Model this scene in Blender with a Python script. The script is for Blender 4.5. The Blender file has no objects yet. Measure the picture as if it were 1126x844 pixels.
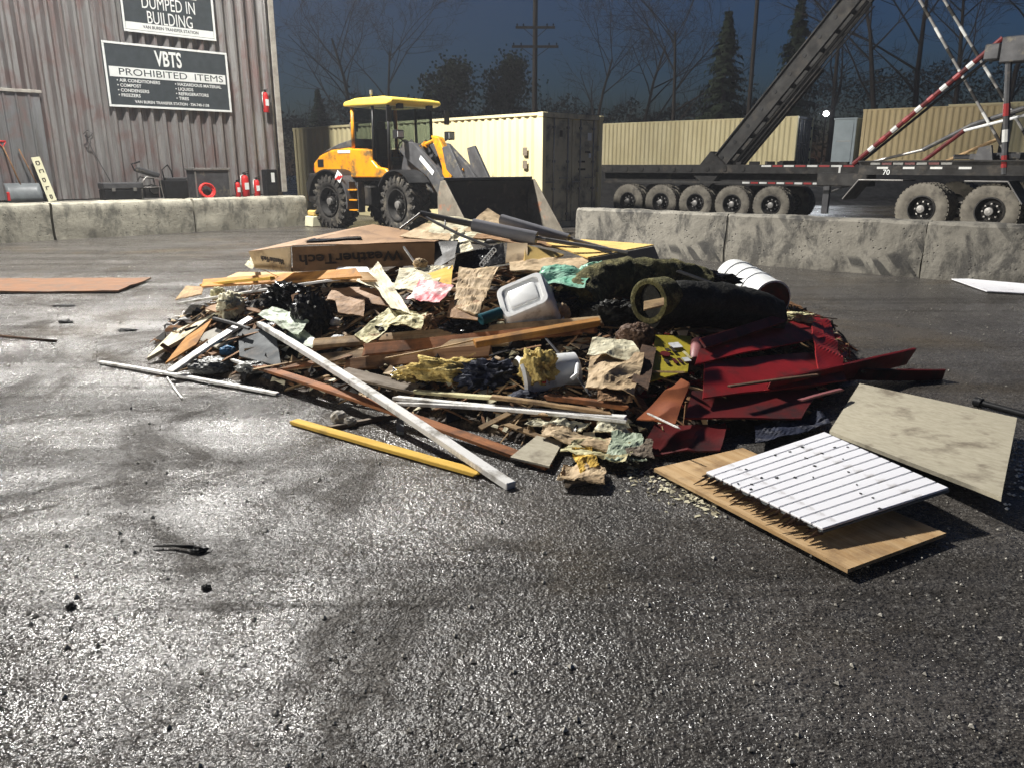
import bpy, bmesh, math, random
from mathutils import Vector, Matrix, noise
R = math.radians
random.seed(11)
sc = bpy.context.scene
COL = sc.collection

# ------------------------------------------------------------------ camera
PW, PH, FPX = 1126.0, 844.0, 850.0
PITCH, CAMH = R(15.7), 1.58
cam_d = bpy.data.cameras.new('camera'); cam_d.sensor_width = 36.0
cam_d.lens = FPX / PW * 36.0; cam_d.clip_start = 0.05; cam_d.clip_end = 2000
cam = bpy.data.objects.new('camera', cam_d); COL.objects.link(cam)
cam.location = (0, 0, CAMH); cam.rotation_euler = (R(90) - PITCH, 0, 0)
sc.camera = cam
# ------------------------------------------------------------------ dusk sky, exposure
SUN_EL, SUN_ROT = R(0.9), R(251)      # sky and fill sun, very low on the left, a little behind the camera
world = bpy.data.worlds.new('World'); sc.world = world; world.use_nodes = True
wn = world.node_tree
bg = wn.nodes['Background']
sky = wn.nodes.new('ShaderNodeTexSky'); sky.sky_type = 'NISHITA'; sky.sun_disc = False
sky.sun_elevation = SUN_EL; sky.sun_rotation = SUN_ROT
sky.altitude = 200; sky.air_density = 1.0; sky.dust_density = 0.4; sky.ozone_density = 5.0
wn.links.new(sky.outputs['Color'], bg.inputs['Color'])
bg.inputs['Strength'].default_value = 0.044
sun_d = bpy.data.lights.new('fill_sun', 'SUN'); sun_d.energy = 1.35; sun_d.angle = R(20); sun_d.color = (1.0, 0.95, 0.86)  # added directional fill, stands in for yard floodlights out of view
sun = bpy.data.objects.new('fill_sun', sun_d); COL.objects.link(sun)
sun.rotation_euler = Vector((-math.sin(SUN_ROT) * math.cos(SUN_EL), -math.cos(SUN_ROT) * math.cos(SUN_EL), -math.sin(SUN_EL))).to_track_quat('-Z', 'Y').to_euler()
sc.view_settings.view_transform = 'Standard'; sc.view_settings.look = 'None'
sc.view_settings.gamma = 1.0; sc.view_settings.exposure = 1.5
sc.view_settings.use_curve_mapping = False
sc.cycles.use_denoising = True
sc.cycles.max_bounces = 6; sc.cycles.caustics_reflective = False; sc.cycles.caustics_refractive = False
sc.cycles.sample_clamp_indirect = 4.0
FLOOD_W, LAMP_W = 12000.0, 140.0

# ------------------------------------------------------------------ pixel helpers
CP, SP = math.cos(PITCH), math.sin(PITCH)
CAMP = Vector((0, 0, CAMH))
def ray(u, v):
    x = (u - PW / 2) / FPX; y = -(v - PH / 2) / FPX
    return Vector((x, y * SP + CP, y * CP - SP))
def G(u, v, z=0.0):
    d = ray(u, v); t = (z - CAMH) / d.z
    return Vector((d.x * t, d.y * t, z))
def PY(u, v, Y):
    d = ray(u, v); return CAMP + d * (Y / d.y)
def PL(u, v, p, n):
    d = ray(u, v); t = (p - CAMP).dot(n) / d.dot(n)
    return CAMP + d * t
_FRONT = [(-3.3, 7.0), (-3.1, 6.5), (-2.7, 6.05), (-1.75, 5.45), (-0.7, 4.85), (0.1, 4.25), (0.9, 4.15), (1.6, 4.55), (2.3, 5.3), (2.9, 6.2), (3.1, 7.0)]
def mound(x, y):
    """footprint and height of the heap: long front slope, crest about 7 m out"""
    if x <= -3.3 or x >= 3.1 or y > 9.0: return 0.0
    for (xa, ya), (xb, yb) in zip(_FRONT, _FRONT[1:]):
        if xa <= x <= xb: yf = ya + (yb - ya) * (x - xa) / (xb - xa); break
    if y <= yf: return 0.0
    hx = 0.62 * max(0.0, 1 - ((x + 0.1) / 3.3) ** 2) ** 0.7
    if y < 7.0:
        t = (y - yf) / max(0.05, 7.0 - yf); return hx * (1.3 * t - 0.3 * t * t)
    return hx * max(0.0, 1 - ((y - 7.0) / 2.0) ** 2)
def PM(u, v, lift=0.03):
    d = ray(u, v); t = 2.0
    while t < 40:
        p = CAMP + d * t
        if p.z <= mound(p.x, p.y) + lift: return p
        t += 0.01
    return p

# ------------------------------------------------------------------ mesh helpers
class MB:
    def __init__(s): s.v = []; s.f = []
    def add(s, vs, fs, M=None):
        o = len(s.v)
        s.v += [tuple(M @ Vector(p)) if M is not None else tuple(p) for p in vs]
        s.f += [tuple(i + o for i in f) for f in fs]
        return s
    def box(s, c, d, M=None, rz=0, rx=0, ry=0):
        x, y, z = d[0] / 2, d[1] / 2, d[2] / 2
        vs = [(-x,-y,-z),(x,-y,-z),(x,y,-z),(-x,y,-z),(-x,-y,z),(x,-y,z),(x,y,z),(-x,y,z)]
        T = Matrix.Translation(c) @ Matrix.Rotation(rz,4,'Z') @ Matrix.Rotation(ry,4,'Y') @ Matrix.Rotation(rx,4,'X')
        if M is not None: T = M @ T
        return s.add(vs, [(0,3,2,1),(4,5,6,7),(0,1,5,4),(1,2,6,5),(2,3,7,6),(3,0,4,7)], T)
    def tube(s, pts, r, n=8, caps=True, M=None):
        pts = [Vector(p) for p in pts]
        rs = r if isinstance(r, (list, tuple)) else [r] * len(pts)
        vs = []; fs = []
        up = None
        for i, p in enumerate(pts):
            t = (pts[min(i+1, len(pts)-1)] - pts[max(i-1, 0)]).normalized()
            if up is None:
                up = Vector((0,0,1)) if abs(t.z) < 0.9 else Vector((1,0,0))
            a = t.cross(up)
            if a.length < 1e-4: a = t.orthogonal()
            a.normalize(); b = a.cross(t); up = b
            for k in range(n):
                q = 2 * math.pi * k / n
                vs.append(p + (a * math.cos(q) + b * math.sin(q)) * rs[i])
        m = len(pts)
        for i in range(m - 1):
            for k in range(n):
                fs.append((i*n+k, i*n+(k+1) % n, (i+1)*n+(k+1) % n, (i+1)*n+k))
        if caps:
            fs.append(tuple(range(n-1, -1, -1))); fs.append(tuple((m-1)*n+k for k in range(n)))
        return s.add(vs, fs, M)
    def lathe(s, prof, n=24, M=None, close=True):
        """prof: (axial, radius) list, axis = local Y"""
        vs = []; fs = []; m = len(prof)
        for a, r in prof:
            for k in range(n):
                q = 2 * math.pi * k / n
                vs.append((r * math.cos(q), a, r * math.sin(q)))
        for i in range(m - 1):
            for k in range(n):
                fs.append((i*n+k, i*n+(k+1) % n, (i+1)*n+(k+1) % n, (i+1)*n+k))
        if close:
            fs.append(tuple(range(n-1, -1, -1))); fs.append(tuple((m-1)*n+k for k in range(n)))
        return s.add(vs, fs, M)
    def prism(s, poly, y0, y1, M=None):
        """poly in XZ, extruded along Y"""
        n = len(poly)
        vs = [(p[0], y0, p[1]) for p in poly] + [(p[0], y1, p[1]) for p in poly]
        fs = [tuple(range(n)), tuple(range(2*n-1, n-1, -1))]
        fs += [(i, i + n, (i+1) % n + n, (i+1) % n) for i in range(n)]
        return s.add(vs, fs, M)
    def mesh(s, name, mats, smooth=False):
        me = bpy.data.meshes.new(name); me.from_pydata(s.v, [], s.f); me.update()
        bm = bmesh.new(); bm.from_mesh(me); bmesh.ops.recalc_face_normals(bm, faces=bm.faces); bm.to_mesh(me); bm.free()
        if not isinstance(mats, (list, tuple)): mats = [mats]
        for m in mats: me.materials.append(m)
        if smooth:
            for p in me.polygons: p.use_smooth = True
        return me
    def build(s, name, mat, parent=None, smooth=False, bevel=0, recentre=True, seg=1):
        if parent is None and recentre and s.v:
            xs = [p[0] for p in s.v]; ys = [p[1] for p in s.v]; zs = [p[2] for p in s.v]
            c = Vector(((min(xs)+max(xs))/2, (min(ys)+max(ys))/2, min(zs)))
            s.v = [(p[0]-c.x, p[1]-c.y, p[2]-c.z) for p in s.v]
        else: c = Vector((0,0,0))
        o = bpy.data.objects.new(name, s.mesh(name, mat, smooth)); COL.objects.link(o)
        o.location = c
        if parent is not None: o.parent = parent
        if bevel: add_bevel(o, bevel, seg)
        if smooth == 'auto': auto_smooth(o)
        return o
def add_bevel(o, w, seg=1):
    m = o.modifiers.new('bevel', 'BEVEL'); m.width = w; m.segments = seg; m.limit_method = 'ANGLE'; m.angle_limit = R(35)
def auto_smooth(o, ang=40):
    me = o.data
    bm = bmesh.new(); bm.from_mesh(me)
    for e in bm.edges:
        if len(e.link_faces) == 2 and e.calc_face_angle(0) > R(ang): e.smooth = False
    for f in bm.faces: f.smooth = True
    bm.to_mesh(me); bm.free()
def tag(o, label, cat, group=None, kind=None):
    if label: o['label'] = label
    if cat: o['category'] = cat
    if group: o['group'] = group
    if kind: o['kind'] = kind
    return o
def empty(name, loc=(0,0,0), rz=0, label=None, cat=None, group=None):
    o = bpy.data.objects.new(name, None); COL.objects.link(o); o.empty_display_size = 0.2
    o.location = loc; o.rotation_euler = (0, 0, rz)
    return tag(o, label, cat, group)
def dup(o, parent=None):
    c = o.copy(); COL.objects.link(c); c.parent = parent
    for ch in list(o.children): dup(ch, c)
    return c
def clone(o, parent, loc=None, rot=None, scale=None):
    c = o.copy(); COL.objects.link(c); c.parent = parent
    if loc is not None: c.location = loc
    if rot is not None: c.rotation_euler = rot
    if scale is not None: c.scale = scale
    return c

# ------------------------------------------------------------------ materials
def nm(name):
    m = bpy.data.materials.new(name); m.use_nodes = True
    nt = m.node_tree; b = nt.nodes['Principled BSDF']
    return m, nt, b
def N(nt, t, **kw):
    n = nt.nodes.new(t)
    for k, v in kw.items():
        if k in n.inputs: n.inputs[k].default_value = v
        else: setattr(n, k, v)
    return n
def coords(nt, stretch=(1,1,1), kind='Object'):
    tc = N(nt, 'ShaderNodeTexCoord'); mp = N(nt, 'ShaderNodeMapping')
    mp.inputs['Scale'].default_value = stretch
    nt.links.new(tc.outputs[kind], mp.inputs['Vector']); return mp.outputs['Vector']
def noise_tex(nt, vec, scale, detail=5, rough=0.6, dist=0.0):
    n = N(nt, 'ShaderNodeTexNoise'); n.inputs['Scale'].default_value = scale
    n.inputs['Detail'].default_value = detail; n.inputs['Roughness'].default_value = rough
    n.inputs['Distortion'].default_value = dist
    nt.links.new(vec, n.inputs['Vector']); return n.outputs['Fac']
def ramp(nt, fac, stops):
    r = N(nt, 'ShaderNodeValToRGB'); e = r.color_ramp.elements
    while len(e) < len(stops): e.new(0.5)
    for i, (p, c) in enumerate(stops):
        e[i].position = p; e[i].color = (c[0], c[1], c[2], 1) if len(c) > 2 else (c[0],)*3 + (1,)
    nt.links.new(fac, r.inputs['Fac']); return r.outputs['Color']
def mixc(nt, fac, a, b, mode='MIX'):
    m = N(nt, 'ShaderNodeMix'); m.data_type = 'RGBA'; m.blend_type = mode
    for s, x in ((0, fac), (6, a), (7, b)):
        if isinstance(x, (int, float)): m.inputs[s].default_value = x
        elif isinstance(x, (tuple, list)): m.inputs[s].default_value = (x[0], x[1], x[2], 1)
        else: nt.links.new(x, m.inputs[s])
    return m.outputs[2]
def mrange(nt, fac, a, b, c, d):
    m = N(nt, 'ShaderNodeMapRange'); 
    for i, x in enumerate((a, b, c, d)): m.inputs[i+1].default_value = x
    nt.links.new(fac, m.inputs[0]); return m.outputs[0]
def bumpn(nt, b, h, strength, dist=0.01):
    n = N(nt, 'ShaderNodeBump'); n.inputs['Strength'].default_value = strength; n.inputs['Distance'].default_value = dist
    nt.links.new(h, n.inputs['Height'])
    nt.links.new(n.outputs['Normal'], b.inputs['Normal']); return n
def pm(name, c1, c2=None, rough=(0.45, 0.7), scale=5, stretch=(1,1,1), bump=0.15, bscale=50, metal=0.0,
       dirt=None, damt=0.5, dscale=3.0, lo=0.35, hi=0.65, bdist=0.01, spec=0.18):
    """noise-mottled surface: two tones, a dirt layer with its own patches, roughness and bump"""
    m, nt, b = nm(name)
    c2 = c2 or tuple(x * 0.7 for x in c1)
    v = coords(nt, stretch)
    n1 = noise_tex(nt, v, scale, 6, 0.62)
    col = ramp(nt, n1, [(lo, c1), (hi, c2)])
    if dirt:
        n2 = noise_tex(nt, coords(nt), dscale, 8, 0.68)
        f = mrange(nt, n2, 0.62 - damt * 0.3, 0.70 - damt * 0.12, 0, 1)
        col = mixc(nt, f, col, dirt)
    nt.links.new(col, b.inputs['Base Color'])
    nt.links.new(mrange(nt, n1, 0.3, 0.7, rough[0], rough[1]), b.inputs['Roughness'])
    b.inputs['Metallic'].default_value = metal
    b.inputs['Specular IOR Level'].default_value = spec
    if bump: bumpn(nt, b, noise_tex(nt, v, bscale, 4, 0.6), bump, bdist)
    return m
def emis(name, col, s):
    m, nt, b = nm(name); b.inputs['Base Color'].default_value = (0.8, 0.8, 0.8, 1)
    b.inputs['Emission Color'].default_value = (*col, 1); b.inputs['Emission Strength'].default_value = s
    return m
def wood(name, c1, c2, rough=(0.6, 0.8), knots=True, dirt=None, damt=0.4, gscale=1.0):
    m, nt, b = nm(name)
    v = coords(nt, (0.8 * gscale, 14 * gscale, 14 * gscale))
    g = noise_tex(nt, v, 3.0, 7, 0.65, 0.6)
    col = ramp(nt, g, [(0.34, c1), (0.5, tuple((a + d) / 2 for a, d in zip(c1, c2))), (0.66, c2)])
    n2 = noise_tex(nt, coords(nt), 2.6, 6, 0.7)
    col = mixc(nt, mrange(nt, n2, 0.3, 0.75, 0.0, 0.5), col, tuple(x * 0.62 for x in c2))
    if dirt:
        n3 = noise_tex(nt, coords(nt), 5, 8, 0.7)
        col = mixc(nt, mrange(nt, n3, 0.62 - damt * .3, 0.72 - damt * .1, 0, 0.9), col, dirt)
    nt.links.new(col, b.inputs['Base Color'])
    nt.links.new(mrange(nt, g, 0.3, 0.7, rough[0], rough[1]), b.inputs['Roughness'])
    b.inputs['Specular IOR Level'].default_value = 0.10
    bumpn(nt, b, g, 0.25, 0.004)
    return m

DIRT = (0.035, 0.030, 0.025)
M = {}
# wet yard asphalt: dark, granular, with film of mud, smoother wet patches and wheel tracks
def ground_mat():
    m, nt, b = nm('wet_asphalt')
    v = coords(nt)
    big = noise_tex(nt, v, 0.22, 5, 0.6, 0.8)
    mid = noise_tex(nt, v, 1.5, 8, 0.72, 0.5)
    vor = N(nt, 'ShaderNodeTexVoronoi'); vor.inputs['Scale'].default_value = 170; nt.links.new(v, vor.inputs['Vector'])
    vr = N(nt, 'ShaderNodeSeparateColor'); nt.links.new(vor.outputs['Color'], vr.inputs['Color'])
    col = ramp(nt, mid, [(0.3, (0.044, 0.040, 0.036)), (0.5, (0.074, 0.067, 0.060)), (0.72, (0.112, 0.101, 0.088))])
    col = mixc(nt, mrange(nt, big, 0.42, 0.66, 0, 0.6), col, (0.055, 0.051, 0.045))
    dens = mrange(nt, noise_tex(nt, v, 2.6, 5, 0.7), 0.38, 0.62, 0, 1)
    def speck(ch, a, b_, amt, c):
        f = N(nt, 'ShaderNodeMath', operation='MULTIPLY'); nt.links.new(mrange(nt, vr.outputs[ch], a, b_, 0, amt), f.inputs[0]); nt.links.new(dens, f.inputs[1])
        return mixc(nt, f.outputs[0], col, c)
    col = speck(0, 0.86, 0.99, 0.85, (0.42, 0.40, 0.36))
    col = speck(1, 0.72, 0.95, 0.9, (0.010, 0.009, 0.008))
    vo2 = N(nt, 'ShaderNodeTexVoronoi'); vo2.inputs['Scale'].default_value = 82; nt.links.new(v, vo2.inputs['Vector'])
    v2 = N(nt, 'ShaderNodeSeparateColor'); nt.links.new(vo2.outputs['Color'], v2.inputs['Color'])
    col = mixc(nt, mrange(nt, v2.outputs[0], 0.93, 0.99, 0, 0.6), col, (0.24, 0.23, 0.21))
    col = mixc(nt, mrange(nt, v2.outputs[2], 0.85, 0.97, 0, 0.7), col, (0.008, 0.008, 0.007))
    rot = N(nt, 'ShaderNodeMapping'); rot.inputs['Rotation'].default_value = (0, 0, R(36))
    rot.inputs['Scale'].default_value = (0.10, 2.0, 1); nt.links.new(v, rot.inputs['Vector'])
    tr = noise_tex(nt, rot.outputs['Vector'], 1.0, 6, 0.62, 0.6)
    col = mixc(nt, mrange(nt, tr, 0.48, 0.62, 0, 0.5), col, (0.022, 0.020, 0.018))
    col = mixc(nt, mrange(nt, noise_tex(nt, v, 0.42, 4, 0.6, 0.4), 0.54, 0.66, 0, 0.6), col, (0.095, 0.075, 0.05))
    g1 = noise_tex(nt, v, 150, 3, 0.8); g2 = noise_tex(nt, v, 42, 5, 0.75); g3 = noise_tex(nt, v, 9, 5, 0.7)
    col = mixc(nt, mrange(nt, g2, 0.34, 0.50, 0.65, 0.0), col, (0.007, 0.0065, 0.006))  # crevice darkness of the grit put into the colour
    col = mixc(nt, mrange(nt, g3, 0.30, 0.46, 0.6, 0.0), col, (0.012, 0.011, 0.010))  # hollows of the bump coloured darker too
    nt.links.new(col, b.inputs['Base Color'])
    wet = noise_tex(nt, v, 0.8, 7, 0.7, 0.6)
    wetr = mrange(nt, wet, 0.40, 0.62, 0.13, 0.40)
    cellr = mrange(nt, v2.outputs[1], 0.10, 0.8, 0.12, 0.50)
    mx = N(nt, 'ShaderNodeMix'); mx.inputs[0].default_value = 0.35
    nt.links.new(wetr, mx.inputs[2]); nt.links.new(cellr, mx.inputs[3])
    nt.links.new(mx.outputs[0], b.inputs['Roughness'])
    # drier mud film and dragged tracks take the shine off in patches of their own
    dull = mrange(nt, noise_tex(nt, v, 0.85, 9, 0.75, 0.9), 0.42, 0.58, 0.80, 0.07)
    dt = N(nt, 'ShaderNodeMath', operation='MULTIPLY'); nt.links.new(dull, dt.inputs[0]); nt.links.new(mrange(nt, tr, 0.46, 0.58, 1.0, 0.30), dt.inputs[1])
    nt.links.new(dt.outputs[0], b.inputs['Specular IOR Level'])
    def mul(x, k):
        q = N(nt, 'ShaderNodeMath', operation='MULTIPLY'); q.inputs[1].default_value = k; nt.links.new(x, q.inputs[0]); return q.outputs[0]
    def add(x, y):
        q = N(nt, 'ShaderNodeMath', operation='ADD'); nt.links.new(x, q.inputs[0]); nt.links.new(y, q.inputs[1]); return q.outputs[0]
    h1 = noise_tex(nt, v, 112, 1.0, 0.5); h2 = noise_tex(nt, v, 46, 1.5, 0.5)
    hgt = add(add(mul(h1, 0.95), mul(h2, 1.7)), mul(g3, 2.0))
    b1 = N(nt, 'ShaderNodeBump'); b1.inputs['Strength'].default_value = 0.4; b1.inputs['Distance'].default_value = 0.04
    nt.links.new(add(mid, mul(tr, 0.6)), b1.inputs['Height'])
    b2 = N(nt, 'ShaderNodeBump'); b2.inputs['Strength'].default_value = 1.0; b2.inputs['Distance'].default_value = 0.0055
    nt.links.new(hgt, b2.inputs['Height']); nt.links.new(b1.outputs['Normal'], b2.inputs['Normal'])
    nt.links.new(b2.outputs['Normal'], b.inputs['Normal'])
    return m
M['ground'] = ground_mat()
M['gravelpad'] = pm('gravel_pad', (0.09, 0.085, 0.075), (0.05, 0.047, 0.042), (0.7, 0.95), 3, bump=0.5, bscale=30)
def concrete_mat(name, base, stain, diag_streak=False):
    m, nt, b = nm(name)
    v = coords(nt)
    n1 = noise_tex(nt, v, 2.2, 8, 0.7); n2 = noise_tex(nt, v, 14, 6, 0.7)
    st = noise_tex(nt, coords(nt, (2.0, 2.0, 1.1)), 1.5, 9, 0.74, 0.3)
    col = ramp(nt, n1, [(0.3, tuple(x * 0.72 for x in base)), (0.55, base), (0.75, tuple(min(1, x * 1.25) for x in base))])
    col = mixc(nt, mrange(nt, st, 0.47, 0.60, 0, 0.88), col, stain)
    if diag_streak:
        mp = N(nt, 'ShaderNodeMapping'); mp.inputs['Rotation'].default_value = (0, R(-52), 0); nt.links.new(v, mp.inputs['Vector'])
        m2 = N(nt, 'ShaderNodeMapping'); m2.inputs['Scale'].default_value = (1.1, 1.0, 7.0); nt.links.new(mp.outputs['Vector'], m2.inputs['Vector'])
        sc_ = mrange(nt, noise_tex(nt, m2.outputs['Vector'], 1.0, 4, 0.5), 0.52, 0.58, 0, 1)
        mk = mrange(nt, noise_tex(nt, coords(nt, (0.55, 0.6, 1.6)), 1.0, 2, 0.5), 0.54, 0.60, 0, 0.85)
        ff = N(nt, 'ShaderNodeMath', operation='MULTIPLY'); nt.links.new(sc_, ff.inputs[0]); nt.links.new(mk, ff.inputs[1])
        col = mixc(nt, ff.outputs[0], col, (0.022, 0.021, 0.019))  # dark diagonal streaks, masked into patches
    vor = N(nt, 'ShaderNodeTexVoronoi'); vor.inputs['Scale'].default_value = 15; nt.links.new(v, vor.inputs['Vector'])
    pit = mrange(nt, vor.outputs['Distance'], 0.10, 0.24, 1, 0)
    pn = mrange(nt, noise_tex(nt, v, 2.7, 4, 0.6), 0.47, 0.56, 0, 1)
    pp = N(nt, 'ShaderNodeMath', operation='MULTIPLY'); nt.links.new(pit, pp.inputs[0]); nt.links.new(pn, pp.inputs[1])
    col = mixc(nt, pp.outputs[0], col, tuple(x * 0.22 for x in base))
    nt.links.new(col, b.inputs['Base Color'])
    b.inputs['Roughness'].default_value = 0.8
    hs = N(nt, 'ShaderNodeMath', operation='SUBTRACT'); nt.links.new(n2, hs.inputs[0]); nt.links.new(pp.outputs[0], hs.inputs[1])
    bumpn(nt, b, hs.outputs[0], 0.6, 0.02)
    return m
M['conc_l'] = concrete_mat('concrete_block', (0.36, 0.34, 0.27), (0.13, 0.125, 0.10))
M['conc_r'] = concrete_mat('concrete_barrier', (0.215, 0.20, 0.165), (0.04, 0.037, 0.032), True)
M['ledge'] = pm('concrete_ledge', (0.2, 0.19, 0.16), (0.12, 0.11, 0.1), (0.8, 0.9), 3, bump=0.4, bscale=20)
def clad_mat(name, base, dark):
    m, nt, b = nm(name)
    oi = N(nt, 'ShaderNodeObjectInfo')
    tc = N(nt, 'ShaderNodeTexCoord'); mp = N(nt, 'ShaderNodeMapping'); mp.inputs['Scale'].default_value = (4.2, 4.2, 0.35)
    sh = N(nt, 'ShaderNodeVectorMath', operation='MULTIPLY_ADD'); sh.inputs[1].default_value = (1,1,1)
    cm = N(nt, 'ShaderNodeCombineXYZ'); ml = N(nt, 'ShaderNodeMath', operation='MULTIPLY'); ml.inputs[1].default_value = 37.0
    nt.links.new(oi.outputs['Random'], ml.inputs[0]); nt.links.new(ml.outputs[0], cm.inputs[0]); nt.links.new(ml.outputs[0], cm.inputs[2])
    nt.links.new(tc.outputs['Object'], sh.inputs[0]); nt.links.new(cm.outputs[0], sh.inputs[2])
    nt.links.new(sh.outputs[0], mp.inputs['Vector'])
    s = noise_tex(nt, mp.outputs['Vector'], 1.0, 7, 0.66, 0.3)
    mp2 = N(nt, 'ShaderNodeMapping'); mp2.inputs['Scale'].default_value = (1.3, 1.3, 0.8); nt.links.new(sh.outputs[0], mp2.inputs['Vector'])
    p = noise_tex(nt, mp2.outputs['Vector'], 1.4, 6, 0.6, 0.5)
    col = ramp(nt, s, [(0.32, base), (0.46, tuple(x * 0.7 for x in base)), (0.60, dark)])
    col = mixc(nt, mrange(nt, p, 0.50, 0.64, 0, 0.6), col, (0.24, 0.14, 0.125))
    col = mixc(nt, mrange(nt, p, 0.36, 0.27, 0, 0.45), col, (0.24, 0.25, 0.22))
    nt.links.new(col, b.inputs['Base Color'])
    nt.links.new(mrange(nt, s, 0.3, 0.7, 0.38, 0.7), b.inputs['Roughness'])
    b.inputs['Metallic'].default_value = 0.55
    bumpn(nt, b, s, 0.10, 0.01)
    return m
M['clad'] = clad_mat('weathered_cladding', (0.46, 0.445, 0.43), (0.20, 0.16, 0.15))
M['clad2'] = clad_mat('grey_cladding', (0.34, 0.345, 0.35), (0.16, 0.155, 0.15))
M['trim'] = pm('trim', (0.45, 0.43, 0.38), (0.3, 0.27, 0.24), (0.4, 0.6))
M['sign_dark'] = pm('sign_dark', (0.052, 0.062, 0.068), (0.04, 0.048, 0.052), (0.35, 0.5), bump=0)
M['sign_white'] = pm('sign_white', (0.78, 0.80, 0.78), (0.7, 0.72, 0.7), (0.4, 0.5), bump=0)
M['cream'] = pm('container_paint', (0.70, 0.62, 0.37), (0.62, 0.54, 0.31), (0.4, 0.6), 1.2, (1, 1, 0.5), 0.05)
M['cream_door'] = pm('container_door_paint', (0.58, 0.52, 0.36), (0.48, 0.42, 0.28), (0.45, 0.65), 1.5, bump=0.05, dirt=(0.12, 0.12, 0.11), damt=0.45, dscale=1.4)
M['cream2'] = pm('container_paint_tan', (0.62, 0.50, 0.28), (0.54, 0.43, 0.23), (0.4, 0.6), 1.2, (1, 1, 0.5), 0.05)
M['door_shade'] = pm('shaded_door', (0.045, 0.05, 0.06), (0.03, 0.035, 0.045), (0.8, 0.95), 2)  # far door end's shade painted in as a near-black colour
M['paleblue'] = pm('pale_door', (0.36, 0.42, 0.44), (0.30, 0.35, 0.37), (0.45, 0.6), 2)
M['steel'] = pm('steel', (0.32, 0.31, 0.29), (0.2, 0.19, 0.18), (0.35, 0.6), 6, metal=0.6)
M['black'] = pm('black_plastic', (0.018, 0.018, 0.019), (0.01, 0.01, 0.01), (0.35, 0.55), 6)
M['blackmetal'] = pm('black_metal', (0.024, 0.023, 0.022), (0.013, 0.012, 0.011), (0.5, 0.75), 5, dirt=(0.055, 0.047, 0.038), damt=0.25)
M['tyre'] = pm('tyre', (0.045, 0.042, 0.038), (0.024, 0.022, 0.02), (0.6, 0.9), 7, dirt=(0.13, 0.115, 0.09), damt=0.35, dscale=5)
M['tyre_grey'] = pm('dusty_tyre', (0.17, 0.155, 0.125), (0.10, 0.09, 0.075), (0.7, 0.95), 5, dirt=(0.05, 0.045, 0.04), damt=0.3)
M['yellow'] = pm('machine_yellow', (0.70, 0.29, 0.012), (0.60, 0.235, 0.010), (0.28, 0.45), 2, bump=0.02, dirt=(0.16, 0.10, 0.04), damt=0.4)
M['roofyellow'] = pm('roof_yellow', (0.78, 0.58, 0.10), (0.68, 0.50, 0.08), (0.3, 0.45), 2, bump=0.02)
M['mgrey'] = pm('machine_grey', (0.075, 0.075, 0.078), (0.045, 0.045, 0.047), (0.35, 0.55), 4, dirt=(0.16, 0.14, 0.1), damt=0.25)
M['bucket'] = pm('bucket_steel', (0.035, 0.032, 0.030), (0.02, 0.018, 0.017), (0.4, 0.7), 3, dirt=(0.085, 0.07, 0.055), damt=0.4)
M['bucketside'] = pm('bucket_side', (0.22, 0.195, 0.155), (0.13, 0.115, 0.09), (0.45, 0.7), 4, dirt=(0.30, 0.12, 0.06), damt=0.15)
def glass_mat():
    m, nt, b = nm('cab_glass')
    b.inputs['Base Color'].default_value = (0.42, 0.48, 0.48, 1); b.inputs['Roughness'].default_value = 0.04
    b.inputs['Transmission Weight'].default_value = 1.0; b.inputs['IOR'].default_value = 1.1
    return m
M['glass'] = glass_mat()
M['red'] = pm('red_paint', (0.55, 0.03, 0.03), (0.42, 0.02, 0.02), (0.3, 0.5), 4, bump=0.02)
M['white'] = pm('white_paint', (0.78, 0.77, 0.74), (0.70, 0.69, 0.65), (0.35, 0.55), 4, bump=0.05, dirt=(0.30, 0.28, 0.24), damt=0.42, dscale=7)
M['tape_w'] = pm('tape_white', (0.55, 0.55, 0.53), (0.42, 0.42, 0.40), (0.3, 0.4), bump=0)
M['tape_r'] = pm('tape_red', (0.24, 0.03, 0.03), (0.18, 0.025, 0.025), (0.3, 0.4), bump=0)
M['bark'] = pm('bark', (0.045, 0.038, 0.032), (0.025, 0.021, 0.018), (0.8, 0.95), 8, (1,1,0.3), 0.5, 20)
M['needles'] = pm('needles', (0.030, 0.042, 0.022), (0.018, 0.027, 0.015), (0.7, 0.9), 3, bump=0)
M['twigs'] = pm('twigs', (0.040, 0.034, 0.029), (0.026, 0.022, 0.02), (0.8, 0.95), 4, bump=0)
M['leafmass'] = pm('wood_mass', (0.022, 0.024, 0.018), (0.013, 0.014, 0.011), (0.8, 0.95), 0.4, bump=0)
M['polewood'] = pm('pole_wood', (0.05, 0.042, 0.035), (0.035, 0.03, 0.026), (0.8, 0.9), 6, (1,1,0.2))
# debris
M['card'] = pm('cardboard', (0.33, 0.195, 0.10), (0.25, 0.145, 0.07), (0.6, 0.8), 3, bump=0.08, bscale=30, dirt=(0.17, 0.10, 0.055), damt=0.35, dscale=4)
M['card_l'] = pm('cardboard_pale', (0.52, 0.40, 0.25), (0.42, 0.30, 0.17), (0.6, 0.8), 4, bump=0.1, bscale=40, dirt=(0.2, 0.14, 0.08), damt=0.35, dscale=5)
M['ply'] = wood('plywood', (0.64, 0.46, 0.26), (0.44, 0.27, 0.12), dirt=(0.24, 0.15, 0.08), damt=0.45)
M['ply_o'] = wood('orange_plywood', (0.56, 0.29, 0.085), (0.40, 0.18, 0.045), dirt=(0.18, 0.10, 0.05), damt=0.5)
M['ply_wet'] = wood('wet_plywood', (0.26, 0.14, 0.08), (0.16, 0.085, 0.05), (0.35, 0.6), dirt=(0.13, 0.1, 0.08), damt=0.5)
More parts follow.
